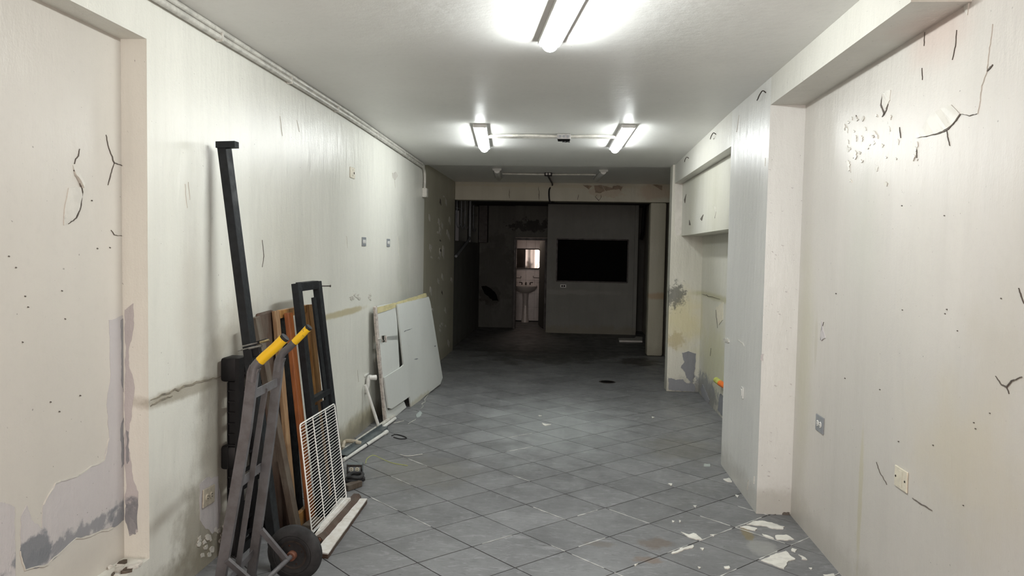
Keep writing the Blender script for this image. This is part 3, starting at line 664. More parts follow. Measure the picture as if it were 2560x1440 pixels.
# ------------------------------------------------------------------ ceiling lamps
def make_lamp(L, lit):
    t_ = thing('batten_lamp', 'x', 'lamp')
    mesh_obj('lamp_housing', box(-0.058, 0.058, -L/2-0.012, L/2+0.012, -0.024, 0.0, bev=0.004), M['lampbody'], t_)
    bm = bmesh.new(); n = 10; rows = []
    for yy in (-L/2, -L/2+0.012, L/2-0.012, L/2):
        s_ = 0.9 if abs(yy) == L/2 else 1
        rows.append([bm.verts.new((-0.040*math.cos(math.pi*k/n)*s_, yy, -0.0245-0.038*math.sin(math.pi*k/n)*s_)) for k in range(n+1)])
    for A, B in zip(rows, rows[1:]):
        for k in range(n): bm.faces.new((A[k], A[k+1], B[k+1], B[k]))
    bm.faces.new(rows[0]); bm.faces.new(rows[-1])
    mesh_obj('diffuser', bm, M[lit] if lit else M['plate_white'], t_, smooth=True)
    for s_ in (-1, 1): mesh_obj('end_cap', box(-0.05, 0.05, s_*(L/2+0.012)-0.006, s_*(L/2+0.012)+0.006, -0.030, 0.0, bev=0.003), M['lampbody'], t_)
    return t_
def dup(root):
    r = root.copy(); C.objects.link(r)
    for ch in list(root.children):
        c_ = ch.copy(); C.objects.link(c_); c_.parent = r
        for g2 in ch.children: d_ = g2.copy(); C.objects.link(d_); d_.parent = c_
    return r
def czl(y): return 2.60 if y < 5.6 else 2.60-(y-5.6)*0.052/3.06
lampA = make_lamp(1.15, 'lit'); lampB = make_lamp(1.0, False)
def place_lamp(o, x0, y0, x1, y1, label, z=None):
    o.location = ((x0+x1)/2, (y0+y1)/2, z if z else czl((y0+y1)/2)-0.002)
    o.rotation_euler = (0 if z or y0 < 5.5 else -math.atan(0.052/3.06), 0, -math.atan2(x1-x0, y1-y0)); o['label'] = label
place_lamp(lampA, 0.065, 2.58, -0.12, 3.72, 'lit white batten lamp nearest the camera, cut by the top of the photo')
l2 = make_lamp(1.12, 'lit_far'); place_lamp(l2, -0.755, 6.10, -0.845, 7.22, 'lit white batten lamp on the left end of the junction box pipes')
l3 = dup(l2); place_lamp(l3, 0.455, 6.10, 0.415, 7.18, 'lit white batten lamp on the right end of the junction box pipes')
for o in (lampA, l2, l3): o['group'] = 'lit ceiling lamps'
place_lamp(lampB, -0.94, 9.45, -1.01, 10.45, 'unlit batten lamp on the dark far ceiling, left one', 2.604)
l5 = dup(lampB); place_lamp(l5, 0.41, 9.45, 0.36, 10.45, 'unlit batten lamp on the dark far ceiling, right one', 2.604)
for o in (lampB, l5): o['group'] = 'unlit ceiling lamps'
# junction box and pipes
jc = (-0.068, 6.55, czl(6.55))
jb = thing('junction_box', 'grey metal junction box between the two lit lamps', 'electrical box', jc)
mesh_obj('box_body', box(jc[0]-0.058, jc[0]+0.058, 6.50, 6.60, jc[2]-0.048, jc[2]-0.001, bev=0.003), M['zinc'], jb)
for k in (-1, 0, 1): mesh_obj('knockout', lathe([(0.0, 0), (0.011, 0), (0.011, 0.003), (0.0, 0.003)], (jc[0]+k*0.034, 6.499, jc[2]-0.026), (0, -1, 0), 14), M['plate_grey'], jb)
mesh_obj('box_opening', box(jc[0]-0.052, jc[0]+0.052, 6.505, 6.595, jc[2]-0.056, jc[2]-0.048), M['darkhole'], jb)
for k in range(4):
    x = jc[0]-0.02+k*0.016
    mesh_obj('wire_end', tube(curve_pts([(x, 6.55, jc[2]-0.05), (x+0.01, 6.54, jc[2]-0.068), (x+0.025, 6.53, jc[2]-0.066-0.005*(k % 2))], 5), 0.0035, 6), M['blackplastic'], jb, smooth=True)
def conduit(name, label, pts, r, mat='pvc_old', cat='conduit', group=None, seg=10, parent=None):
    o = mesh_obj(name, tube(pts, r, seg), M[mat], smooth=True)
    return tag(o, label, cat, group)
conduit('conduit', 'pale conduit from the left lit lamp to the junction box, front one', curve_pts([(-0.745, 6.53, jc[2]-0.022), (-0.4, 6.52, jc[2]-0.018), (-0.128, 6.53, jc[2]-0.022)], 5), 0.013)
conduit('conduit', 'pale conduit from the left lit lamp to the junction box, rear one', curve_pts([(-0.745, 6.60, jc[2]-0.020), (-0.4, 6.63, jc[2]-0.017), (-0.128, 6.58, jc[2]-0.020)], 5), 0.011)
conduit('conduit', 'pale conduit from the junction box to the right lit lamp, front one', curve_pts([(-0.008, 6.53, jc[2]-0.022), (0.2, 6.52, jc[2]-0.018), (0.375, 6.53, jc[2]-0.02)], 5), 0.013)
conduit('conduit', 'thin pale conduit from the junction box to the right lit lamp, rear one', curve_pts([(-0.008, 6.58, jc[2]-0.02), (0.2, 6.62, jc[2]-0.017), (0.375, 6.60, jc[2]-0.018)], 5), 0.010)
jf = thing('junction_box', 'small black junction box between the two unlit far lamps', 'electrical box', (-0.30, 9.92, 2.605))
mesh_obj('box_body', box(-0.35, -0.25, 9.87, 9.97, 2.565, 2.604, bev=0.003), M['blackplastic'], jf)
for k in (-0.32, -0.28): mesh_obj('knockout', lathe([(0, 0), (0.014, 0), (0.014, 0.004), (0, 0.004)], (k, 9.869, 2.585), (0, -1, 0), 12), M['zinc'], jf)
conduit('conduit', 'white conduit from the left unlit lamp to the black far box', curve_pts([(-0.915, 9.92, 2.588), (-0.6, 9.92, 2.586), (-0.352, 9.92, 2.584)], 4), 0.013)
conduit('conduit', 'white conduit from the black far box to the right unlit lamp', curve_pts([(-0.248, 9.92, 2.584), (0.05, 9.92, 2.588), (0.33, 9.92, 2.588)], 4), 0.013)
tag(mesh_obj('power_cable', tube(curve_pts([(-0.30, 9.97, 2.565), (-0.29, 10.6, 2.575), ony(1381, 462, 11.31), ony(1373, 475, 11.31), ony(1374, 502, 11.31), (-0.27, 11.45, 2.315), (-0.1, 12.6, 2.42)], 6), 0.012, 8), M['blackplastic'], smooth=True),
    'black cable sagging from the far box over the cream beam', 'cable')
# ceiling edge pipes of the left wall
def wl_pt(y, z, dx=0.02): return (XL+dx, y, z)
conduit('ceiling_pipe', 'upper cream pipe along the left ceiling edge', [wl_pt(0.8, 2.585), wl_pt(5.6, 2.583), wl_pt(8.45, 2.532)], 0.0145, seg=12)
conduit('ceiling_pipe', 'lower cream pipe along the left ceiling edge, ending in a small box', curve_pts([wl_pt(0.8, 2.552), wl_pt(3, 2.552), wl_pt(5.6, 2.550), wl_pt(8.2, 2.505), wl_pt(8.45, 2.498), wl_pt(8.55, 2.47), wl_pt(8.585, 2.40), wl_pt(8.585, 2.26)], 5), 0.0155, seg=12)
for y in (1.9, 3.5, 4.4, 5.3, 6.4, 7.5):
    o = mesh_obj('pipe_clip', box(XL, XL+0.037, y-0.008, y+0.008, czl(y)-0.066, czl(y)-0.02, bev=0.003), M['pvc_old'], wl)
o = thing('cable_box', 'cream plastic box at the foot of the bent pipe', 'electrical box', (XL, 8.585, 2.2))
mesh_obj('box_body', box(XL, XL+0.05, 8.545, 8.63, 2.165, 2.27, bev=0.004), M['pvc_old'], o)
mesh_obj('box_lid', box(XL+0.05, XL+0.055, 8.55, 8.625, 2.17, 2.265, bev=0.002), M['pvc_old'], o)
# hooks on the right beam
hk = None
for k, (px, py, lb) in enumerate([(1915, 232, 'bent wire hook on the pier top, nearest of the three wire hooks'), (1790, 336, 'bent wire hook on the niche lintel, middle of the three wire hooks'), (1722, 396, 'bent wire hook on the niche lintel, farthest of the three wire hooks')]):
    p = onx(px, py, XR)
    o = mesh_obj('wire_hook', tube(curve_pts([p, p+Vector((-0.02, 0.0, 0.012)), p+Vector((-0.03, 0.03, -0.006)), p+Vector((-0.03, 0.07, -0.022)), p+Vector((-0.02, 0.13, -0.018))], 5), 0.0035, 6), M['hub'], smooth=True)
    tag(o, lb, 'hook', 'wire hooks along the right beam')

# ------------------------------------------------------------------ wall plates (local frame: plate in XZ, facing -Y)
def plate(label, loc, rz, w_, h_, mat, kind, rmat='plate_white', name='wall_outlet', cat='outlet', tilt=0):
    t_ = thing(name, label, cat, loc, (0, tilt, rz))
    mesh_obj('cover_plate', box(-w_/2, w_/2, -0.007, 0.0, -h_/2, h_/2, bev=0.003), M[mat], t_, world=False)
    if kind == 'duplex':
        for s_ in (-1, 1):
            rc = mesh_obj('socket', lathe([(0.0, 0.0), (0.0165, 0.0), (0.0165, 0.0025), (0.015, 0.004), (0.0, 0.004)], (s_*0.021, -0.0065, 0), (0, -1, 0), 18), M[rmat], t_, world=False)
            bm = bmesh.new()
            for q in (-1, 1): add_box(bm, s_*0.021-0.005, s_*0.021+0.005, -0.0115, -0.0100, q*0.006-0.0013, q*0.006+0.0013)
            mesh_obj('socket_slots', bm, M['darkhole'], rc, world=False)
        mesh_obj('screw', lathe([(0, 0), (0.003, 0), (0.003, 0.002), (0, 0.002)], (0, -0.0068, 0), (0, -1, 0), 8), M['bare'], t_, world=False)
    if kind == 'blank':
        for s_ in (-1, 1): mesh_obj('screw', lathe([(0, 0), (0.0045, 0), (0.0045, 0.002), (0, 0.002)], (s_*0.041, -0.0068, s_*0.0), (0, -1, 0), 10), M['hub'], t_, world=False)
        mesh_obj('plate_seam', box(-0.018, 0.018, -0.0085, -0.007, -h_/2+0.01, h_/2-0.01, bev=0.001), M[mat], t_, world=False)
    if kind == 'hole':
        mesh_obj('toggle_slot', box(0.026, 0.040, -0.009, -0.0065, -0.008, 0.008), M['darkhole'], t_, world=False)
        for s_ in (-1, 1): mesh_obj('screw', lathe([(0, 0), (0.003, 0), (0.003, 0.002), (0, 0.002)], (0.0, -0.0068, s_*0.022), (0, -1, 0), 8), M['hub'], t_, world=False)
    if kind == 'switch':
        mesh_obj('switch_button', box(-0.012, 0.012, -0.012, -0.007, -0.022, 0.022, bev=0.002), M[rmat], t_, world=False)
        mesh_obj('screw', lathe([(0, 0), (0.003, 0), (0.003, 0.002), (0, 0.002)], (0.0, -0.0068, 0.028), (0, -1, 0), 8), M['hub'], t_, world=False)
    return t_
HP = math.pi/2
plate('grey duplex outlet on the left wall, nearer of the two at mid height', onx(909, 604, XL), HP, 0.115, 0.075, 'plate_grey', 'duplex')
plate('grey duplex outlet on the left wall, farther of the two at mid height', onx(970, 607, XL), HP, 0.115, 0.075, 'plate_grey', 'duplex')
plate('cream switch plate with dark slot, highest on the left wall', onx(880, 432, XL), HP, 0.125, 0.085, 'plate_cream', 'hole', name='switch_plate', cat='switch')
plate('grubby beige outlet low on the left wall beside the hand truck', onx(520, 1240, XL+0.003), HP, 0.115, 0.088, 'plate_dirty', 'duplex', 'plate_dirty', tilt=0.06)
plate('grey duplex outlet on the right wall near the pink pier', onx(2051, 1060, XA), -HP, 0.118, 0.088, 'plate_grey', 'duplex')
plate('cream blank plate with two screws low on the right wall', onx(2255, 1197, XA), -HP, 0.112, 0.085, 'plate_cream', 'blank', name='blank_plate', cat='wall plate')
plate('small white switch on the grey side of the pier', onx(1857, 981, XR), -HP, 0.058, 0.075, 'plate_white', 'switch', name='wall_switch', cat='switch')
plate('small white duplex outlet under the black serving window', ony(1408, 715, 14.235), 0, 0.115, 0.062, 'plate_white', 'duplex', 'darkhole')
# orange pipe stub in the niche
p = onx(1790, 950, 1.44)
os_ = thing('pipe_stub', 'orange pipe stub with yellow-green end sticking out of the niche wall', 'pipe', (XP, p.y, p.z))
mesh_obj('pipe', tube([(XP+0.02, p.y-0.35, p.z-0.03), (1.455, p.y-0.12, p.z-0.008)], 0.028, 16), M['orange'], os_, smooth=True)
mesh_obj('pipe_end', tube([(1.457, p.y-0.125, p.z-0.008), (1.44, p.y-0.01, p.z+0.002)], 0.0285, 16), M['lime'], os_, smooth=True)

# ------------------------------------------------------------------ hand truck
NY, FY = 2.88, 3.17
ht = thing('hand_truck', 'grey steel hand truck with worn yellow handles and a rubber wheel', 'hand truck', (-1.36, 3.03, 0))
def P_(px, py, y): return ony(px, py, y)
lowz = 0.02
def rail(pts, y):
    P = [P_(a, b, y) for a, b in pts]
    d = (P[-1]-P[-2]); k = (lowz-P[-1].z)/d.z; P.append(P[-1]+d*k); return P
rn = rail([(630, 931), (612, 1080), (550, 1440)], NY); rf = rail([(696, 905), (675, 1080), (626, 1440)], FY)
def rail_mesh(P, flange, y=None):
    bm = bmesh.new(); Pt = [Vector(p) for p in P]; n = len(Pt); rows = []
    for i, p in enumerate(Pt):
        a = Pt[max(i-1, 0)]; b = Pt[min(i+1, n-1)]; d = (b-a).normalized(); s_ = Vector((d.z, 0, -d.x)).normalized()
        if s_.x < 0: s_ = -s_
        hw = 0.0215 if y is None else y
        # channel: web faces the camera, flanges run back
        ring = [p-s_*hw, p+s_*hw, p+s_*hw+Vector((0, flange, 0)), p+s_*(hw-0.004)+Vector((0, flange, 0)), p+s_*(hw-0.004)+Vector((0, 0.004, 0)), p-s_*(hw-0.004)+Vector((0, 0.004, 0)), p-s_*(hw-0.004)+Vector((0, flange, 0)), p-s_*hw+Vector((0, flange, 0))]
        rows.append([bm.verts.new(q) for q in ring])
    for A, B in zip(rows, rows[1:]):
        for k in range(8): bm.faces.new((A[k], A[(k+1) % 8], B[(k+1) % 8], B[k]))
    bm.faces.new(rows[0]); bm.faces.new(rows[-1]); return bm
mesh_obj('rail', rail_mesh([P_(636, 918, NY)]+rn, 0.022), M['trucksteel'], ht)
mesh_obj('rail', rail_mesh([P_(701, 893, FY)]+rf, 0.022, 0.0195), M['trucksteel'], ht)
def handle(pts, y, r):
    P = curve_pts([P_(a, b, y) for a, b in pts], 6)
    P = [p+Vector((0, 0.012, 0)) for p in P]
    k = int(len(P)*(0.42 if y < 3 else 0.62))
    bm = bmesh.new(); add_tube(bm, P[:k+1], r*0.98, 14); h = mesh_obj('handle', bm, M['trucksteel'], ht, smooth=True)
    mesh_obj('handle_grip', tube(P[k:], r, 14), M['yellow'], h, smooth=True)
    d = (P[-1]-P[-2]).normalized(); mesh_obj('grip_cap', tube([P[-1]-d*0.004, P[-1]+d*0.012], r*0.93, 14), M['rubber'], h, smooth=True)
handle([(628, 955), (634, 920), (655, 896), (682, 872), (706, 848)], NY, 0.0205)
handle([(693, 930), (701, 890), (722, 868), (745, 845), (767, 822)], FY, 0.0165)
def bar_between(a, b, wa, wb, name='cross_bar', mat='trucksteel'):
    mesh_obj(name, beam(a, b, wa, wb, (0, 0, 1)), M[mat], ht)
bar_between(P_(636, 985, NY+0.02), P_(694, 955, FY+0.01), 0.006, 0.036)
bar_between(P_(598, 1210, NY+0.02), P_(652, 1168, FY+0.01), 0.006, 0.036)
bar_between(P_(566, 1455, NY+0.02), P_(634, 1380, FY+0.01), 0.006, 0.03)
cy_ = (NY+FY)/2
mesh_obj('centre_strip', beam(P_(663, 970, cy_), P_(590, 1450, cy_), 0.024, 0.006), M['trucksteel'], ht)
wc = Vector(onz(719, 1402, 0.135)); wc.y = 3.285; ax = Vector((0.06, 1, 0)).normalized(); wn_ = wc-ax*0.62
def wheel(c):
    R_, W_ = 0.131, 0.032
    w_ = mesh_obj('wheel', lathe([(0.066, -W_*0.75), (0.075, -W_*0.95), (0.085, -W_*0.98), (0.088, -W_*0.9), (0.092, -W_*0.98), (0.108, -W_*0.9), (0.122, -W_*0.62), (R_-0.001, -W_*0.3), (R_-0.002, -0.002), (R_, 0.004), (R_-0.001, W_*0.3), (0.122, W_*0.62), (0.108, W_*0.9), (0.085, W_*0.98), (0.066, W_*0.75), (0.066, -W_*0.7)], c, ax, 48), M['rubber'], ht, smooth=True)
    mesh_obj('rim', lathe([(0.0, -0.008), (0.04, -0.010), (0.052, -0.020), (0.058, -0.025), (0.067, -0.026), (0.067, 0.026), (0.058, 0.025), (0.0, 0.008)], c, ax, 32), M['hub'], w_, smooth=True)
    mesh_obj('hub', lathe([(0.0, -0.05), (0.020, -0.05), (0.022, -0.047), (0.022, -0.02), (0.036, -0.014), (0.036, 0.02), (0.02, 0.04), (0.0, 0.04)], c, ax, 20), M['rust'], w_, smooth=True)
    for k in range(4):
        q = k*math.pi/2+0.4; u_ = ax.orthogonal().normalized(); v2 = ax.cross(u_)
        mesh_obj('wheel_bolt', lathe([(0, 0), (0.006, 0), (0.006, 0.006), (0, 0.006)], c+(u_*math.cos(q)+v2*math.sin(q))*0.045-ax*0.018, -ax, 6), M['rust'], w_)
wheel(wc); wheel(wn_)
mesh_obj('axle', tube([wn_+ax*0.045, wc-ax*0.048], 0.011, 12), M['trucksteel'], ht, smooth=True)
bf = Vector(P_(655, 1322, FY)); bn = Vector(P_(570, 1398, NY))
mesh_obj('wheel_brace', beam(bf+Vector((0, -0.01, 0)), wc-ax*0.085, 0.022, 0.018), M['trucksteel'], ht)
mesh_obj('wheel_brace', beam(bn+Vector((0, -0.01, 0)), wn_+ax*0.26, 0.022, 0.018), M['trucksteel'], ht)
mesh_obj('toe_plate', box(-1.70, rn[-1].x+0.02, NY-0.02, FY+0.04, 0.003, 0.012), M['trucksteel'], ht)

# ------------------------------------------------------------------ leaning pile
# tall black steel post
pt = thing('steel_post', 'tall black square steel post with bracket on top, leaning on the left wall', 'post', (-1.36, 3.38, 0))
pb, ptp = Vector((-1.365, 3.40, 0.0)), onx(560, 362, -1.648)
mesh_obj('post', beam(pb+Vector((0.0, 0, 0.004)), ptp, 0.042, 0.066, bev=0.002), M['blacksteel'], pt)
d = (ptp-pb).normalized()
q = ptp-d*0.005
mesh_obj('bracket', beam(q+Vector((-0.022, -0.02, 0.0)), q+Vector((0.072, -0.02, 0.003)), 0.045, 0.03, (0, 0, 1), bev=0.001), M['blacksteel'], pt)
mesh_obj('bolt', lathe([(0, 0), (0.006, 0), (0.006, 0.004), (0, 0.004)], ony(571, 538, ptp.y-0.03), (0, -1, 0), 8), M['hub'], pt)

# plastic pallet standing on its side
PY0, PY1, PZ = 3.50, 4.22, 1.0
pal = thing('pallet', 'black plastic pallet standing on edge against the left wall', 'pallet', (-1.63, 3.85, 0))
bm = bmesh.new()
add_box(bm, -1.625, -1.605, PY0, PY1, 0.004, 0.05); add_box(bm, -1.625, -1.605, PY0, PY1, PZ-0.05, PZ)
for k in range(5):
    yy = PY0+k*(PY1-PY0-0.06)/4; add_box(bm, -1.625, -1.605, yy, yy+0.06, 0.05, PZ-0.05)
for k in range(1, 12): add_box(bm, -1.625, -1.607, PY0+0.06, PY1-0.06, k*PZ/12-0.006, k*PZ/12+0.006)
mesh_obj('deck', bm, M['blackplastic'], pal)
for z0, z1 in ((0.004, 0.12), (0.44, 0.56), (0.88, PZ)):
    for yy in (PY0+0.005, 3.80, 4.09): mesh_obj('pallet_foot', box(-1.705, -1.622, yy, yy+0.12, z0, z1, bev=0.015), M['blackplastic'], pal, smooth=True)
    
bm = bmesh.new()
for k in range(14):
    z_ = 0.13+k*0.054
    if 0.42 < z_ < 0.56: continue
    add_box(bm, -1.665, -1.62, PY0+0.004, PY0+0.012, z_, z_+0.008)
add_box(bm, -1.668, -1.662, PY0+0.004, PY0+0.03, 0.12, 0.88); add_box(bm, -1.667, -1.62, PY0+0.014, PY0+0.02, 0.12, 0.88)
mesh_obj('edge_rib', bm, M['blackplastic'], pal)
# tool lying on the pallet
tl = thing('metal_clamp', 'black clamp with thin bright rods lying across the pallet top', 'tool', (-1.56, 3.42, 1.02))
y_ = 3.36
mesh_obj('rod', tube([ony(606, 866, y_), ony(640, 858, y_), ony(671, 852, y_+0.03)], 0.0045, 8), M['bare'], tl, smooth=True)
mesh_obj('rod_sleeve', tube([ony(650, 856, y_-.01), ony(673, 850, y_-.01)], 0.006, 8), M['brass'], tl, smooth=True)
mesh_obj('rod', tube([ony(595, 877, y_), ony(622, 870, y_)], 0.003, 8), M['bare'], tl, smooth=True)
mesh_obj('rod_sleeve', tube([ony(622, 871, y_), ony(655, 864, y_)], 0.0065, 8), M['bare'], tl, smooth=True)
mesh_obj('jaw', beam(ony(636, 859, y_+0.01), ony(669, 849, y_+0.01), 0.014, 0.02, (0, 1, 0), bev=0.003), M['blackplastic'], tl)
mesh_obj('clamp_body', beam(ony(612, 884, y_+0.05), ony(652, 876, y_+0.05), 0.05, 0.03, (0, 1, 0), bev=0.004), M['blackplastic'], tl)

def lean(name, label, cat, top, bot, wx, wy, mat, bev=0.002, ytop=None):
    """a board leaning on the wall: top, bot are points of its near face"""
    o = thing(name, label, cat, (bot[0], bot[1], 0))
    mesh_obj('board', beam(bot, top, wx, wy, bev=bev), M[mat], o); return o
B_ = lambda x, y, z=0.0: Vector((x, y, z))
lean('plank', 'narrow weathered grey plank behind the truck handles, nearest of the leaning boards', 'board', onx(637, 793, -1.60), B_(-1.405, 3.775, 0.0), 0.034, 0.06, 'wood_old')
lean('plank', 'wide dark brown board with rounded top corner, left of the pine frame', 'board', onx(661, 779, -1.63), B_(-1.53, 3.90, 0.0), 0.025, 0.20, 'wood_brown', 0.012)
# pine frame
pf_ = thing('wooden_frame', 'yellow-brown varnished pine frame leaning behind the black steel frame', 'frame', (-1.45, 4.1, 0))
tl_, tr_ = onx(689, 775, -1.60), onx(770, 768, -1.60); bl_, br_ = B_(-1.452, 3.85, 0.004), B_(-1.452, 4.40, 0.004)
tl_.z = tr_.z = 1.2
dv = (tl_-bl_).normalized()
mesh_obj('stile', beam(bl_, tl_, 0.022, 0.055, bev=0.002), M['wood_light'], pf_)
mesh_obj('stile', beam(br_, tr_, 0.028, 0.10, bev=0.002), M['wood_frame'], pf_)
mesh_obj('top_rail', beam(tl_+Vector((0, 0.036, -0.022)), tr_+Vector((0, -0.051, -0.022)), 0.026, 0.045, (0, 0, 1), bev=0.002), M['wood_frame'], pf_)
mesh_obj('bottom_rail', beam(bl_+Vector((0, 0.036, 0.05)), br_+Vector((0, -0.051, 0.05)), 0.026, 0.08, (0, 0, 1), bev=0.002), M['wood_frame'], pf_)
lean('plank', 'orange-red cedar board standing inside the pine frame', 'board', onx(721, 782, -1.565), B_(-1.405, 3.97, 0.03), 0.025, 0.07, 'wood_orange')
lean('plank', 'black painted board behind the orange cedar board', 'board', onx(706, 783, -1.635), B_(-1.50, 4.04, 0.0), 0.018, 0.12, 'blacksteel')
# black steel frame
bf_ = thing('steel_support', 'narrow black steel tube frame standing in front of the pine boards', 'frame', (-1.4, 4.25, 0))
a0, a1 = onx(741, 708, -1.545), onx(792, 704, -1.545); b0, b1 = B_(-1.368, 4.06, 0.004), B_(-1.368, 4.42, 0.004)
zt_ = (a0.z+a1.z)/2; a0.z = a1.z = zt_
mesh_obj('upright', beam(b0, a0, 0.040, 0.06, bev=0.002), M['blacksteel'], bf_); mesh_obj('upright', beam(b1, a1, 0.040, 0.06, bev=0.002), M['blacksteel'], bf_)
for s_ in (0.985, 0.03): mesh_obj('cross_tube', beam(b0.lerp(a0, s_)+Vector((0, 0.03, 0)), b1.lerp(a1, s_)-Vector((0, 0.03, 0)), 0.038, 0.05, (0, 0, 1), bev=0.002), M['blacksteel'], bf_)
mesh_obj('cross_tube', beam(b0.lerp(a0, 0.5)+Vector((0, 0.03, 0)), b1.lerp(a1, 0.5)-Vector((0, 0.03, 0)), 0.034, 0.03, (0, 0, 1)), M['blacksteel'], bf_)
q = a1+Vector((0.01, 0.02, -0.03)); mesh_obj('bolt', tube([q, q+Vector((0.055, 0.03, 0.0))], 0.0035, 8), M['hub'], bf_); mesh_obj('bolt_head', tube([q+Vector((0.055, 0.03, 0.0)), q+Vector((0.062, 0.033, 0.0))], 0.007, 8), M['hub'], bf_)
for ya_, yb_, fr_ in ((4.105, 4.19, 0.47), (4.27, 4.33, 0.47), (4.33, 4.385, 0.93)):  # added black strips in place of the dark void behind rack and uprights
    pa_, pb_ = b0.lerp(a0, 0.03), b0.lerp(a0, fr_); pa_.y = pb_.y = (ya_+yb_)/2
    mesh_obj('dark_gap_strip', beam(pa_, pb_, 0.012, yb_-ya_), M['blacksteel'], bf_)
# wire rack
rk = thing('wire_rack', 'white wire shelf rack leaning on the boards above the floor pile', 'rack', (-1.33, 4.05, 0.05))
rBL, rBR = onz(780, 1334, 0.055), onz(866, 1244, 0.075); rTL, rTR = onx(749, 1062, -1.395), onx(836, 1009, -1.395)
def rp(u, v_): return rBL.lerp(rBR, u).lerp(rTL.lerp(rTR, u), v_)
def rounded():
    c_ = 0.03; pts = []
    for (u, v_, du, dv_) in ((0, 0, 1, 1), (1, 0, -1, 1), (1, 1, -1, -1), (0, 1, 1, -1)):
        seq = [(u, v_+dv_*c_), (u+du*c_*0.3, v_+dv_*c_*0.3), (u+du*c_, v_)]
        if (u, v_) in ((1, 0), (0, 1)): seq = seq[::-1]
        pts += [rp(*s_) for s_ in seq]
    return pts
mesh_obj('rim_wire', tube(rounded(), 0.0042, 8, closed=True), M['wirewhite'], rk, smooth=True)
nn = (rBR-rBL).cross(rTL-rBL).normalized(); nn = nn if nn.x > 0 else -nn
for u in (0.36, 0.72): mesh_obj('support_wire', tube([rp(u, 0)-nn*0.004, rp(u, 1)-nn*0.004], 0.0038, 8), M['wirewhite'], rk, smooth=True)
for k in range(34):
    v_ = 0.02+0.96*k/33
    mesh_obj('cross_wire', tube([rp(0.0, v_)+nn*0.003, rp(1.0, v_)+nn*0.003], 0.0017, 6), M['wirewhite'], rk, smooth=True)

# ------------------------------------------------------------------ floor pile
# white painted plank nearest the camera
def plank_floor(name, label, pts, z0, z1, mat, under=None, cat='board'):
    P = [Vector((p.x, p.y, z0)) for p in pts]; o = thing(name, label, cat, tuple(sum(P, Vector())/len(P)))
    if under: mesh_obj('wood_core', sheet(jag(P, 0.01, 2, 5), (0, 0, 1), (z1-z0)*0.75), M[under], o); mesh_obj('painted_face', sheet(jag([p+Vector((0, 0, (z1-z0)*0.75)) for p in P], 0.012, 2, 3), (0, 0, 1), (z1-z0)*0.25), M[mat], o)
    else: mesh_obj('board', sheet(P, (0, 0, 1), z1-z0), M[mat], o)
    return o
plank_floor('floor_plank', 'white painted wooden plank lying outermost on the floor pile', [onz(787, 1379, 0.03), onz(820, 1383, 0.03), onz(918, 1246, 0.03), onz(893, 1246, 0.03)], 0.001, 0.03, 'wood_white', 'wood_brown')
plank_floor('floor_plank', 'chipped white board just below the wire rack', [onz(786, 1336, 0.068), onz(806, 1322, 0.068), onz(877, 1244, 0.068), onz(850, 1244, 0.068)], 0.001, 0.068, 'wood_white', 'wood_brown')
# dark rough beam between them
q0, q1 = onz(797, 1352, 0.03), onz(893, 1242, 0.03)
o = thing('floor_beam', 'rough dark brown beam between the two white floor boards', 'beam', (q0.x, q0.y, 0)); 
bm = bmesh.new()
N_ = 14; rows = []
for k in range(N_+1):
    c = q0.lerp(q1, k/N_); c.z = 0.026; rr = random.uniform(-0.003, 0.003)
    rows.append([bm.verts.new(c+Vector((sx_*(0.022+rr+random.uniform(-.002, .002)), 0, sz_*(0.024+rr*0.5)))) for sx_, sz_ in ((-1, -1), (1, -1), (1.15, 0.3), (0.5, 1), (-1, 1))])
for A, B in zip(rows, rows[1:]):
    for k in range(5): bm.faces.new((A[k], A[(k+1) % 5], B[(k+1) % 5], B[k]))
bm.faces.new(rows[0]); bm.faces.new(rows[-1])
mesh_obj('beam', bm, M['wood_brown'], o)
mesh_obj('knot', lathe([(0, 0), (0.012, 0), (0.01, 0.004), (0, 0.005)], q0+Vector((0.002, -0.003, 0.006)), (0, -1, 0), 12), M['rust'], o)
q = onz(765, 1350, 0.0)
o = thing('wood_block', 'short brown wood block behind the wheel top', 'wood', (q.x, q.y, 0))
mesh_obj('block', beam(Vector((q.x, q.y+0.03, 0.035)), Vector((q.x+0.02, q.y+0.16, 0.035)), 0.075, 0.066, (0, 0, 1), bev=0.004), M['wood_old'], o)
# short square piece at the end of the pile
q = onz(880, 1236, 0)
o = thing('wood_block', 'dark grey scrap of wood at the far end of the floor pile', 'wood', (q.x, q.y+0.1, 0))
mesh_obj('block', beam(Vector((q.x-0.06, q.y+0.06, 0.02)), Vector((q.x-0.0, q.y+0.17, 0.02)), 0.05, 0.038, (0, 0, 1), bev=0.004), M['wood_old'], o)

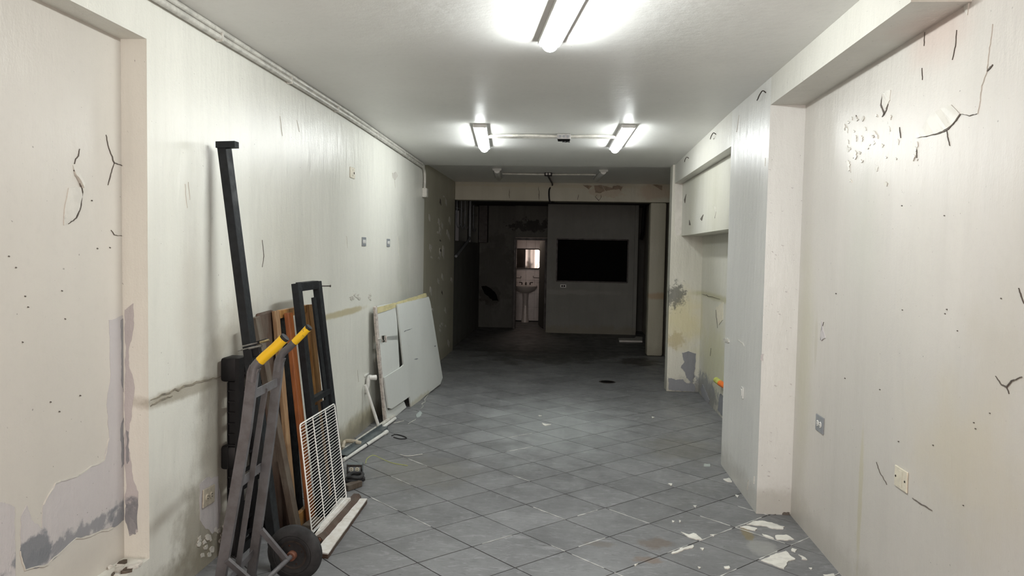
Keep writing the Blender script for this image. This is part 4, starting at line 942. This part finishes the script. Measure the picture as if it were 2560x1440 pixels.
# metal socket box with its short cord
c = onz(884, 1187); th_ = math.radians(8)
sb = thing('socket_box', 'grey metal socket box lying on the floor beside the wire rack', 'electrical box', (c.x, c.y+0.03, 0.001), (0, 0, th_))
bm = bmesh.new(); add_box(bm, -0.055, 0.055, -0.022, 0.03, 0, 0.072, bev=0.005); mesh_obj('box_body', bm, M['galv'], sb, world=False)
mesh_obj('box_face', box(-0.05, 0.05, -0.026, -0.022, 0.006, 0.066, bev=0.0015), M['hub'], sb, world=False)
mesh_obj('device_strap', box(-0.042, 0.042, -0.029, -0.026, 0.02, 0.052, bev=0.001), M['plate_grey'], sb, world=False)
for s_ in (-1, 1):
    rc = mesh_obj('socket', lathe([(0, 0), (0.0155, 0), (0.0155, 0.004), (0.013, 0.005), (0, 0.005)], (s_*0.02, -0.028, 0.036), (0, -1, 0), 18), M['plate_cream'], sb, world=False)
    bm = bmesh.new()
    for q_ in (-1, 1): add_box(bm, s_*0.02-0.005, s_*0.02+0.005, -0.0345, -0.0325, 0.036+q_*0.006-0.0013, 0.036+q_*0.006+0.0013)
    mesh_obj('socket_slots', bm, M['darkhole'], rc, world=False)
tag(mesh_obj('cord', tube(curve_pts([onz(866, 1195, 0.006), onz(885, 1203, 0.005), onz(899, 1196, 0.005), onz(905, 1178, 0.03), onz(901, 1166, 0.05)], 7), 0.003, 6), M['blackplastic'], smooth=True), 'thin black cord looping around the socket box', 'cord')
bm = bmesh.new(); cc = onz(878, 1212, 0)
for k in range(3):
    pts = [cc+Vector((0.045*math.cos(q)+0.01*k, 0.06*math.sin(q)+0.015*k, 0.014+0.02*k+0.004*math.sin(3*q))) for q in [i*2*math.pi/18 for i in range(18)]]
    add_tube(bm, pts, 0.012, 8, closed=True)
add_tube(bm, curve_pts([cc+Vector((0.0, 0.06, 0.02)), cc+Vector((0.06, 0.05, 0.035)), cc+Vector((0.075, 0.02, 0.03))], 6), 0.013, 8)
tag(mesh_obj('coiled_hose', bm, M['rubber'], smooth=True), 'small coil of thick black cable on the floor below the socket box', 'cable')
# pipes along the wall foot
def fpipe(name, label, a, b, r, mat, z=None, ext=0.0):
    z = z or r+0.002; A, B = onz(*a, z), onz(*b, z); A, B = Vector(A), Vector(B)
    return tag(mesh_obj(name, tube([A, B], r, 14), M[mat], smooth=True), label, 'pipe')
fpipe('pvc_pipe', 'white pipe on the floor nearest the tiles with a black band', (858, 1150), (966, 1080), 0.014, 'pvc')
q = onz(915, 1113, 0.016); d_ = (onz(966, 1080, 0.016)-onz(858, 1150, 0.016)).normalized()
mesh_obj('band', tube([q-d_*0.006, q+d_*0.006], 0.0155, 14), M['blackplastic'], bpy.data.objects['pvc_pipe'], smooth=True)
q = onz(966, 1080, 0.016); mesh_obj('pipe_end', tube([q-d_*0.05, q+d_*0.01], 0.0175, 14), M['pvc'], bpy.data.objects['pvc_pipe'], smooth=True)
fpipe('pvc_pipe', 'thick white pipe against the foot of the left wall', (862, 1124), (985, 1040), 0.018, 'pvc_old')
fpipe('pvc_pipe', 'white pipe on the floor right beside the grey metal stud', (876, 1128), (988, 1046), 0.014, 'pvc')
# galvanised stud: a channel
A, B = onz(858, 1144, 0.02), onz(962, 1072, 0.02); A.z = B.z = 0.003
st = thing('metal_stud', 'grey galvanised steel channel lying among the floor pipes', 'metal profile', tuple(A.lerp(B, .5)))
d_ = (B-A).normalized(); s_ = Vector((d_.y, -d_.x, 0)); up = Vector((0, 0, 1))
bm = bmesh.new(); add_beam(bm, A+up*0.03-s_*0.025, B+up*0.03-s_*0.025, 0.06, 0.003, tuple(s_)); add_beam(bm, A+up*0.036, B+up*0.036, 0.003, 0.055, tuple(s_)); add_beam(bm, A+up*0.018+s_*0.026, B+up*0.018+s_*0.026, 0.035, 0.003, tuple(s_))
mesh_obj('channel', bm, M['galv'], st)
tag(mesh_obj('elbow_pipe', tube(curve_pts([onz(856, 1122, 0.02), onz(862, 1105, 0.05), onz(880, 1103, 0.06), onz(903, 1108, 0.045)], 6), 0.016, 12), M['beigepvc'], smooth=True), 'dirty beige bent pipe behind the top corner of the wire rack', 'pipe')
# drain fitting on the wall and leaning pipe
p = onx(918, 943, XL)
df = thing('drain_fitting', 'white drain elbow on the left wall above the leaning pipe', 'pipe fitting', (XL, p.y, p.z))
mesh_obj('elbow', tube(curve_pts([(XL, p.y-0.06, p.z-0.12), (XL+0.022, p.y-0.06, p.z-0.06), (XL+0.025, p.y-0.05, p.z), (XL+0.04, p.y-0.02, p.z+0.01)], 6), 0.018, 14), M['pvc'], df, smooth=True)
mesh_obj('spout', tube([(XL+0.03, p.y-0.05, p.z+0.005), (XL+0.085, p.y-0.02, p.z+0.003)], [0.02, 0.024], 16, cap=True), M['pvc'], df, smooth=True)
mesh_obj('mouth', tube([(XL+0.084, p.y-0.02, p.z+0.003), (XL+0.0865, p.y-0.019, p.z+0.003)], 0.018, 16), M['plate_grey'], df, smooth=True)
mesh_obj('flange', box(XL, XL+0.008, p.y-0.10, p.y+0.04, p.z+0.02, p.z+0.035, bev=0.003), M['pvc'], df)
a_, b_ = onx(913, 962, XL+0.022), onz(950, 1076, 0.002)
lp = thing('leaning_pipe', 'white pipe leaning on the left wall below the drain elbow', 'pipe', (b_.x, b_.y, 0))
mesh_obj('pipe', tube([b_+(a_-b_)*0.04, a_], 0.013, 14), M['pvc'], lp, smooth=True)
mesh_obj('pipe_foot', tube([b_, b_+(a_-b_)*0.045], 0.0145, 14), M['rubber'], lp, smooth=True)
# loose wires
pts = [onz(979, 1089, 0.004), onz(990, 1086, 0.004), onz(1010, 1091, 0.004), onz(1016, 1096, 0.004), onz(1000, 1097, 0.004), onz(984, 1093, 0.004)]
tag(mesh_obj('cable_tie', tube(curve_pts(pts, 5), 0.0035, 6), M['blackplastic'], smooth=True), 'black cable loop lying on the tiles near the pipes', 'cable')
tag(mesh_obj('yellow_wire', tube(curve_pts([onz(914, 1158, 0.003), onz(918, 1146, 0.012), onz(934, 1138, 0.02), onz(955, 1147, 0.008), onz(980, 1157, 0.003), onz(1019, 1164, 0.003)], 6), 0.0022, 6), M['lime'], smooth=True), 'thin yellow wire curling on the floor tiles', 'wire')
tag(mesh_obj('string', tube(curve_pts([onz(1000, 1136, 0.003), onz(1020, 1140, 0.003), onz(1056, 1135, 0.003)], 6), 0.0022, 6), M['residue'], smooth=True), 'short pale string on the tiles behind the yellow wire', 'string')

# ------------------------------------------------------------------ broken wallboard sheets
Pa, Pb = Vector((-1.612, 6.44, 0)), Vector((-1.47, 8.30, 0)); Pt = Vector((-1.69, 6.30, 1.056))
nr = (Pb-Pa).cross(Pt-Pa).normalized(); nr = nr if nr.x > 0 else -nr
def pn(x, y, o=0.0): return onp(x, y, Pa+nr*o, nr)
wbd = thing('wallboard', 'broken white wallboard sheets leaning on the left wall', 'board', (-1.6, 7.3, 0))
def wsheet(name, pts, off, th, mat, am=0.02, lv=2, sd=1):
    return mesh_obj(name, sheet(jag([pn(a, b, off) for a, b in pts], am, lv, sd), nr, th), M[mat], wbd)
# back sheet built around its square hole
wsheet('back_sheet', [(933, 766), (988, 757), (988, 775), (991, 850), (960, 850), (960, 838), (950, 840), (938, 842)], 0.0, 0.016, 'board', 0.004, 1)
wsheet('back_sheet', [(938, 842), (950, 840), (952, 857), (962, 855), (960, 842), (990, 838), (992, 865), (995, 921), (957, 946), (948, 950)], 0.0, 0.016, 'board', 0.004, 1)
wsheet('back_sheet', [(948, 949), (954, 944), (963, 1018), (967, 1026), (1006, 1003), (1012, 1018), (964, 1060), (958, 1056)], 0.0, 0.016, 'board', 0.01, 2)
wsheet('gypsum_edge', [(932, 768), (937, 765), (943, 842), (952, 950), (963, 1058), (959, 1058), (948, 950), (939, 860)], 0.004, 0.02, 'gypsum', 0.035, 3)
wsheet('top_paper', [(937, 770), (985, 757), (1064, 733), (1065, 742), (990, 761), (987, 769), (939, 785)], 0.012, 0.008, 'paper', 0.03, 2)
wsheet('front_sheet', [(990, 762), (1069, 742), (1073, 756), (1086, 835), (1104, 944), (1098, 960), (1060, 990), (1025, 1020), (1021, 991), (1013, 997), (976, 1022), (968, 1020), (957, 944), (1000, 918), (1006, 912)], 0.022, 0.014, 'board', 0.006, 2)
for pp in ([(950, 840), (951, 839), (953, 856), (952, 857)], [(961, 842), (963, 838), (964, 855), (962, 856)]): wsheet('hole_edge', pp, 0.006, 0.013, 'gypsum', 0.02, 1)
for pp in ([(1010, 828), (1030, 820), (1029, 822), (1011, 830)], [(1035, 898), (1045, 896), (1044, 898)], [(1085, 865), (1090, 864), (1088, 867)]): wsheet('scuff', pp, 0.0352, 0.002, 'plate_grey', 0.1, 1)
mesh_obj('dangling_wire', tube(curve_pts([pn(942, 848, 0.018), pn(952, 847, 0.03), pn(957, 852, 0.026)], 4), 0.006, 6), M['pvc_old'], wbd, smooth=True)

# ------------------------------------------------------------------ back room things
# grille at the high openings
gr = thing('window_grille', 'pale scrolled iron grille across the dark high openings at the back left', 'grille', (-1.81, 13, 1.71))
for k, y in enumerate((12.0, 12.5, 12.95, 13.6, 14.1)):
    mesh_obj('scroll_bar', tube(curve_pts([(-1.84, y, 2.42), (-1.84, y+0.02, 2.2), (-1.84, y, 2.02), (-1.83, y+0.12, 1.93), (-1.82, y+0.25, 1.98)], 5), 0.010, 6), M['plate_grey'], gr, smooth=True)
mesh_obj('grille_rail', tube([(-1.85, 11.76, 2.25), (-1.85, 14.68, 2.25)], 0.008, 6), M['plate_grey'], gr, smooth=True)
tag(mesh_obj('drain_pipe', tube(curve_pts([(-1.79, 13.25, 2.44), (-1.79, 13.25, 1.9), (-1.79, 13.22, 1.77), (-1.79, 12.5, 1.62), (-1.79, 11.66, 1.46)], 6), 0.022, 10), M['plate_grey'], smooth=True), 'pale pipe running down and slanting along the dark back-left wall', 'pipe')
tag(mesh_obj('shutter_box', box(-1.81, -1.64, 14.72, 14.97, 1.72, 2.46, bev=0.004), M['door_dark'], None), 'dark tall wooden casing in the back-left corner under the ceiling', 'casing')
# conduit at the right side of the partition
tag(mesh_obj('black_conduit', tube(curve_pts([ony(1612, 512, 14.2), ony(1609, 545, 14.2), ony(1607, 580, 14.2), ony(1603, 598, 14.15)], 6), 0.035, 8), M['blackplastic'], smooth=True), 'black cable bundle dropping beside the far pilaster', 'cable')
cb_ = thing('breaker_box', 'narrow grey box on the wall behind the far pilaster', 'electrical box', (1.40, 13.0, 1.7))
mesh_obj('box_body', box(1.40, 1.488, 12.9, 13.1, 1.55, 1.88, bev=0.006), M['plate_grey'], cb_); mesh_obj('box_lid', box(1.393, 1.40, 12.91, 13.09, 1.56, 1.87, bev=0.002), M['plate_grey'], cb_)
A, B, Cc, D = onz(1545, 850), onz(1606, 856), onz(1606, 849), onz(1588, 845)
tag(mesh_obj('floor_strip', sheet([onz(1546, 849), onz(1548, 855), onz(1606, 856), onz(1606, 846), onz(1590, 845), onz(1586, 849)], (0, 0, 1), 0.03), M['wood_white']), 'pale L-shaped strip on the floor at the partition corner', 'board')
mesh_obj('corner_board', box(1.235, 1.30, 14.20, 14.24, 0.05, 2.47, bev=0.003), M['back'], bp)
# washroom
bs = thing('washbasin', 'white pedestal washbasin seen through the washroom doorway', 'sink', (-0.83, 16.2, 0))
sx = ony(1317, 724, 16.2); bx, bz = sx.x-0.03, 0.80
bm = bmesh.new()
prof = [(0.02, -0.16), (0.10, -0.15), (0.19, -0.10), (0.235, -0.03), (0.24, 0.0), (0.215, 0.0), (0.19, -0.03), (0.12, -0.09), (0.02, -0.10)]
rings = [[bm.verts.new((bx+r*1.08*math.cos(q), 16.22+r*0.85*math.sin(q), bz+h)) for q in [2*math.pi*k/32 for k in range(32)]] for r, h in prof]
for A, B in zip(rings, rings[1:]):
    for k in range(32): bm.faces.new((A[k], A[(k+1) % 32], B[(k+1) % 32], B[k]))
bm.faces.new(rings[0]); bm.faces.new(rings[-1])
mesh_obj('basin', bm, M['ceramic'], bs, smooth=True)
mesh_obj('basin_ledge', box(bx-0.24, bx+0.24, 16.33, 16.44, bz-0.06, bz+0.02, bev=0.01), M['ceramic'], bs)
mesh_obj('pedestal', lathe([(0.0, 0), (0.085, 0), (0.085, 0.02), (0.062, 0.1), (0.055, 0.45), (0.07, 0.66), (0.0, 0.66)], (bx, 16.26, 0.0), (0, 0, 1), 20), M['ceramic'], bs, smooth=True)
mesh_obj('spout', tube(curve_pts([(bx, 16.37, bz+0.02), (bx, 16.36, bz+0.07), (bx, 16.28, bz+0.06), (bx, 16.25, bz+0.035)], 5), 0.014, 8), M['hub'], bs, smooth=True)
for s_ in (-1, 1):
    k_ = mesh_obj('tap', tube([(bx+s_*0.09, 16.37, bz+0.02), (bx+s_*0.09, 16.37, bz+0.07)], 0.012, 8), M['hub'], bs, smooth=True)
    mesh_obj('tap_handle', tube([(bx+s_*0.09, 16.37, bz+0.07), (bx+s_*0.15, 16.33, bz+0.075)], 0.009, 8), M['hub'], k_, smooth=True)
mA, mB = ony(1286, 622, 16.43), ony(1350, 672, 16.43)
mr = thing('mirror', 'rounded dark-framed mirror above the washbasin', 'mirror', ((mA.x+mB.x)/2, 16.42, (mA.z+mB.z)/2))
def rrect(x0, x1, z0, z1, c_, y, n=5):
    pts = []
    for cx, cz, s0 in ((x1-c_, z1-c_, 0), (x0+c_, z1-c_, 90), (x0+c_, z0+c_, 180), (x1-c_, z0+c_, 270)):
        for k in range(n+1):
            q = math.radians(s0+90*k/n); pts.append(Vector((cx+c_*math.cos(q), y, cz+c_*math.sin(q))))
    return pts
mx0, mx1, mz0, mz1 = mA.x-0.05, mB.x, mB.z, mA.z
mesh_obj('glass', sheet(rrect(mx0, mx1, mz0, mz1, 0.05, 16.425), (0, -1, 0), 0.008), M['mirror'], mr)
mesh_obj('mirror_frame', tube(rrect(mx0, mx1, mz0, mz1, 0.05, 16.418), 0.013, 8, closed=True), M['door_dark'], mr, smooth=True)
for a, b, lb in ((1284, 1302, 'left of the washbasin mirror foot'), (1333, 1352, 'right of the washbasin mirror foot')):
    p0, p1 = ony(a, 694, 16.36), ony(b, 695, 16.36)
    tag(mesh_obj('towel_bar', tube([p0+Vector((0, 0.08, 0.03)), p0+Vector((0, 0.0, 0.03)), p0, p1, p1+Vector((0, 0, 0.03)), p1+Vector((0, 0.08, 0.03))], 0.007, 6), M['hub'], smooth=True), 'thin dark towel bar '+lb, 'towel bar')
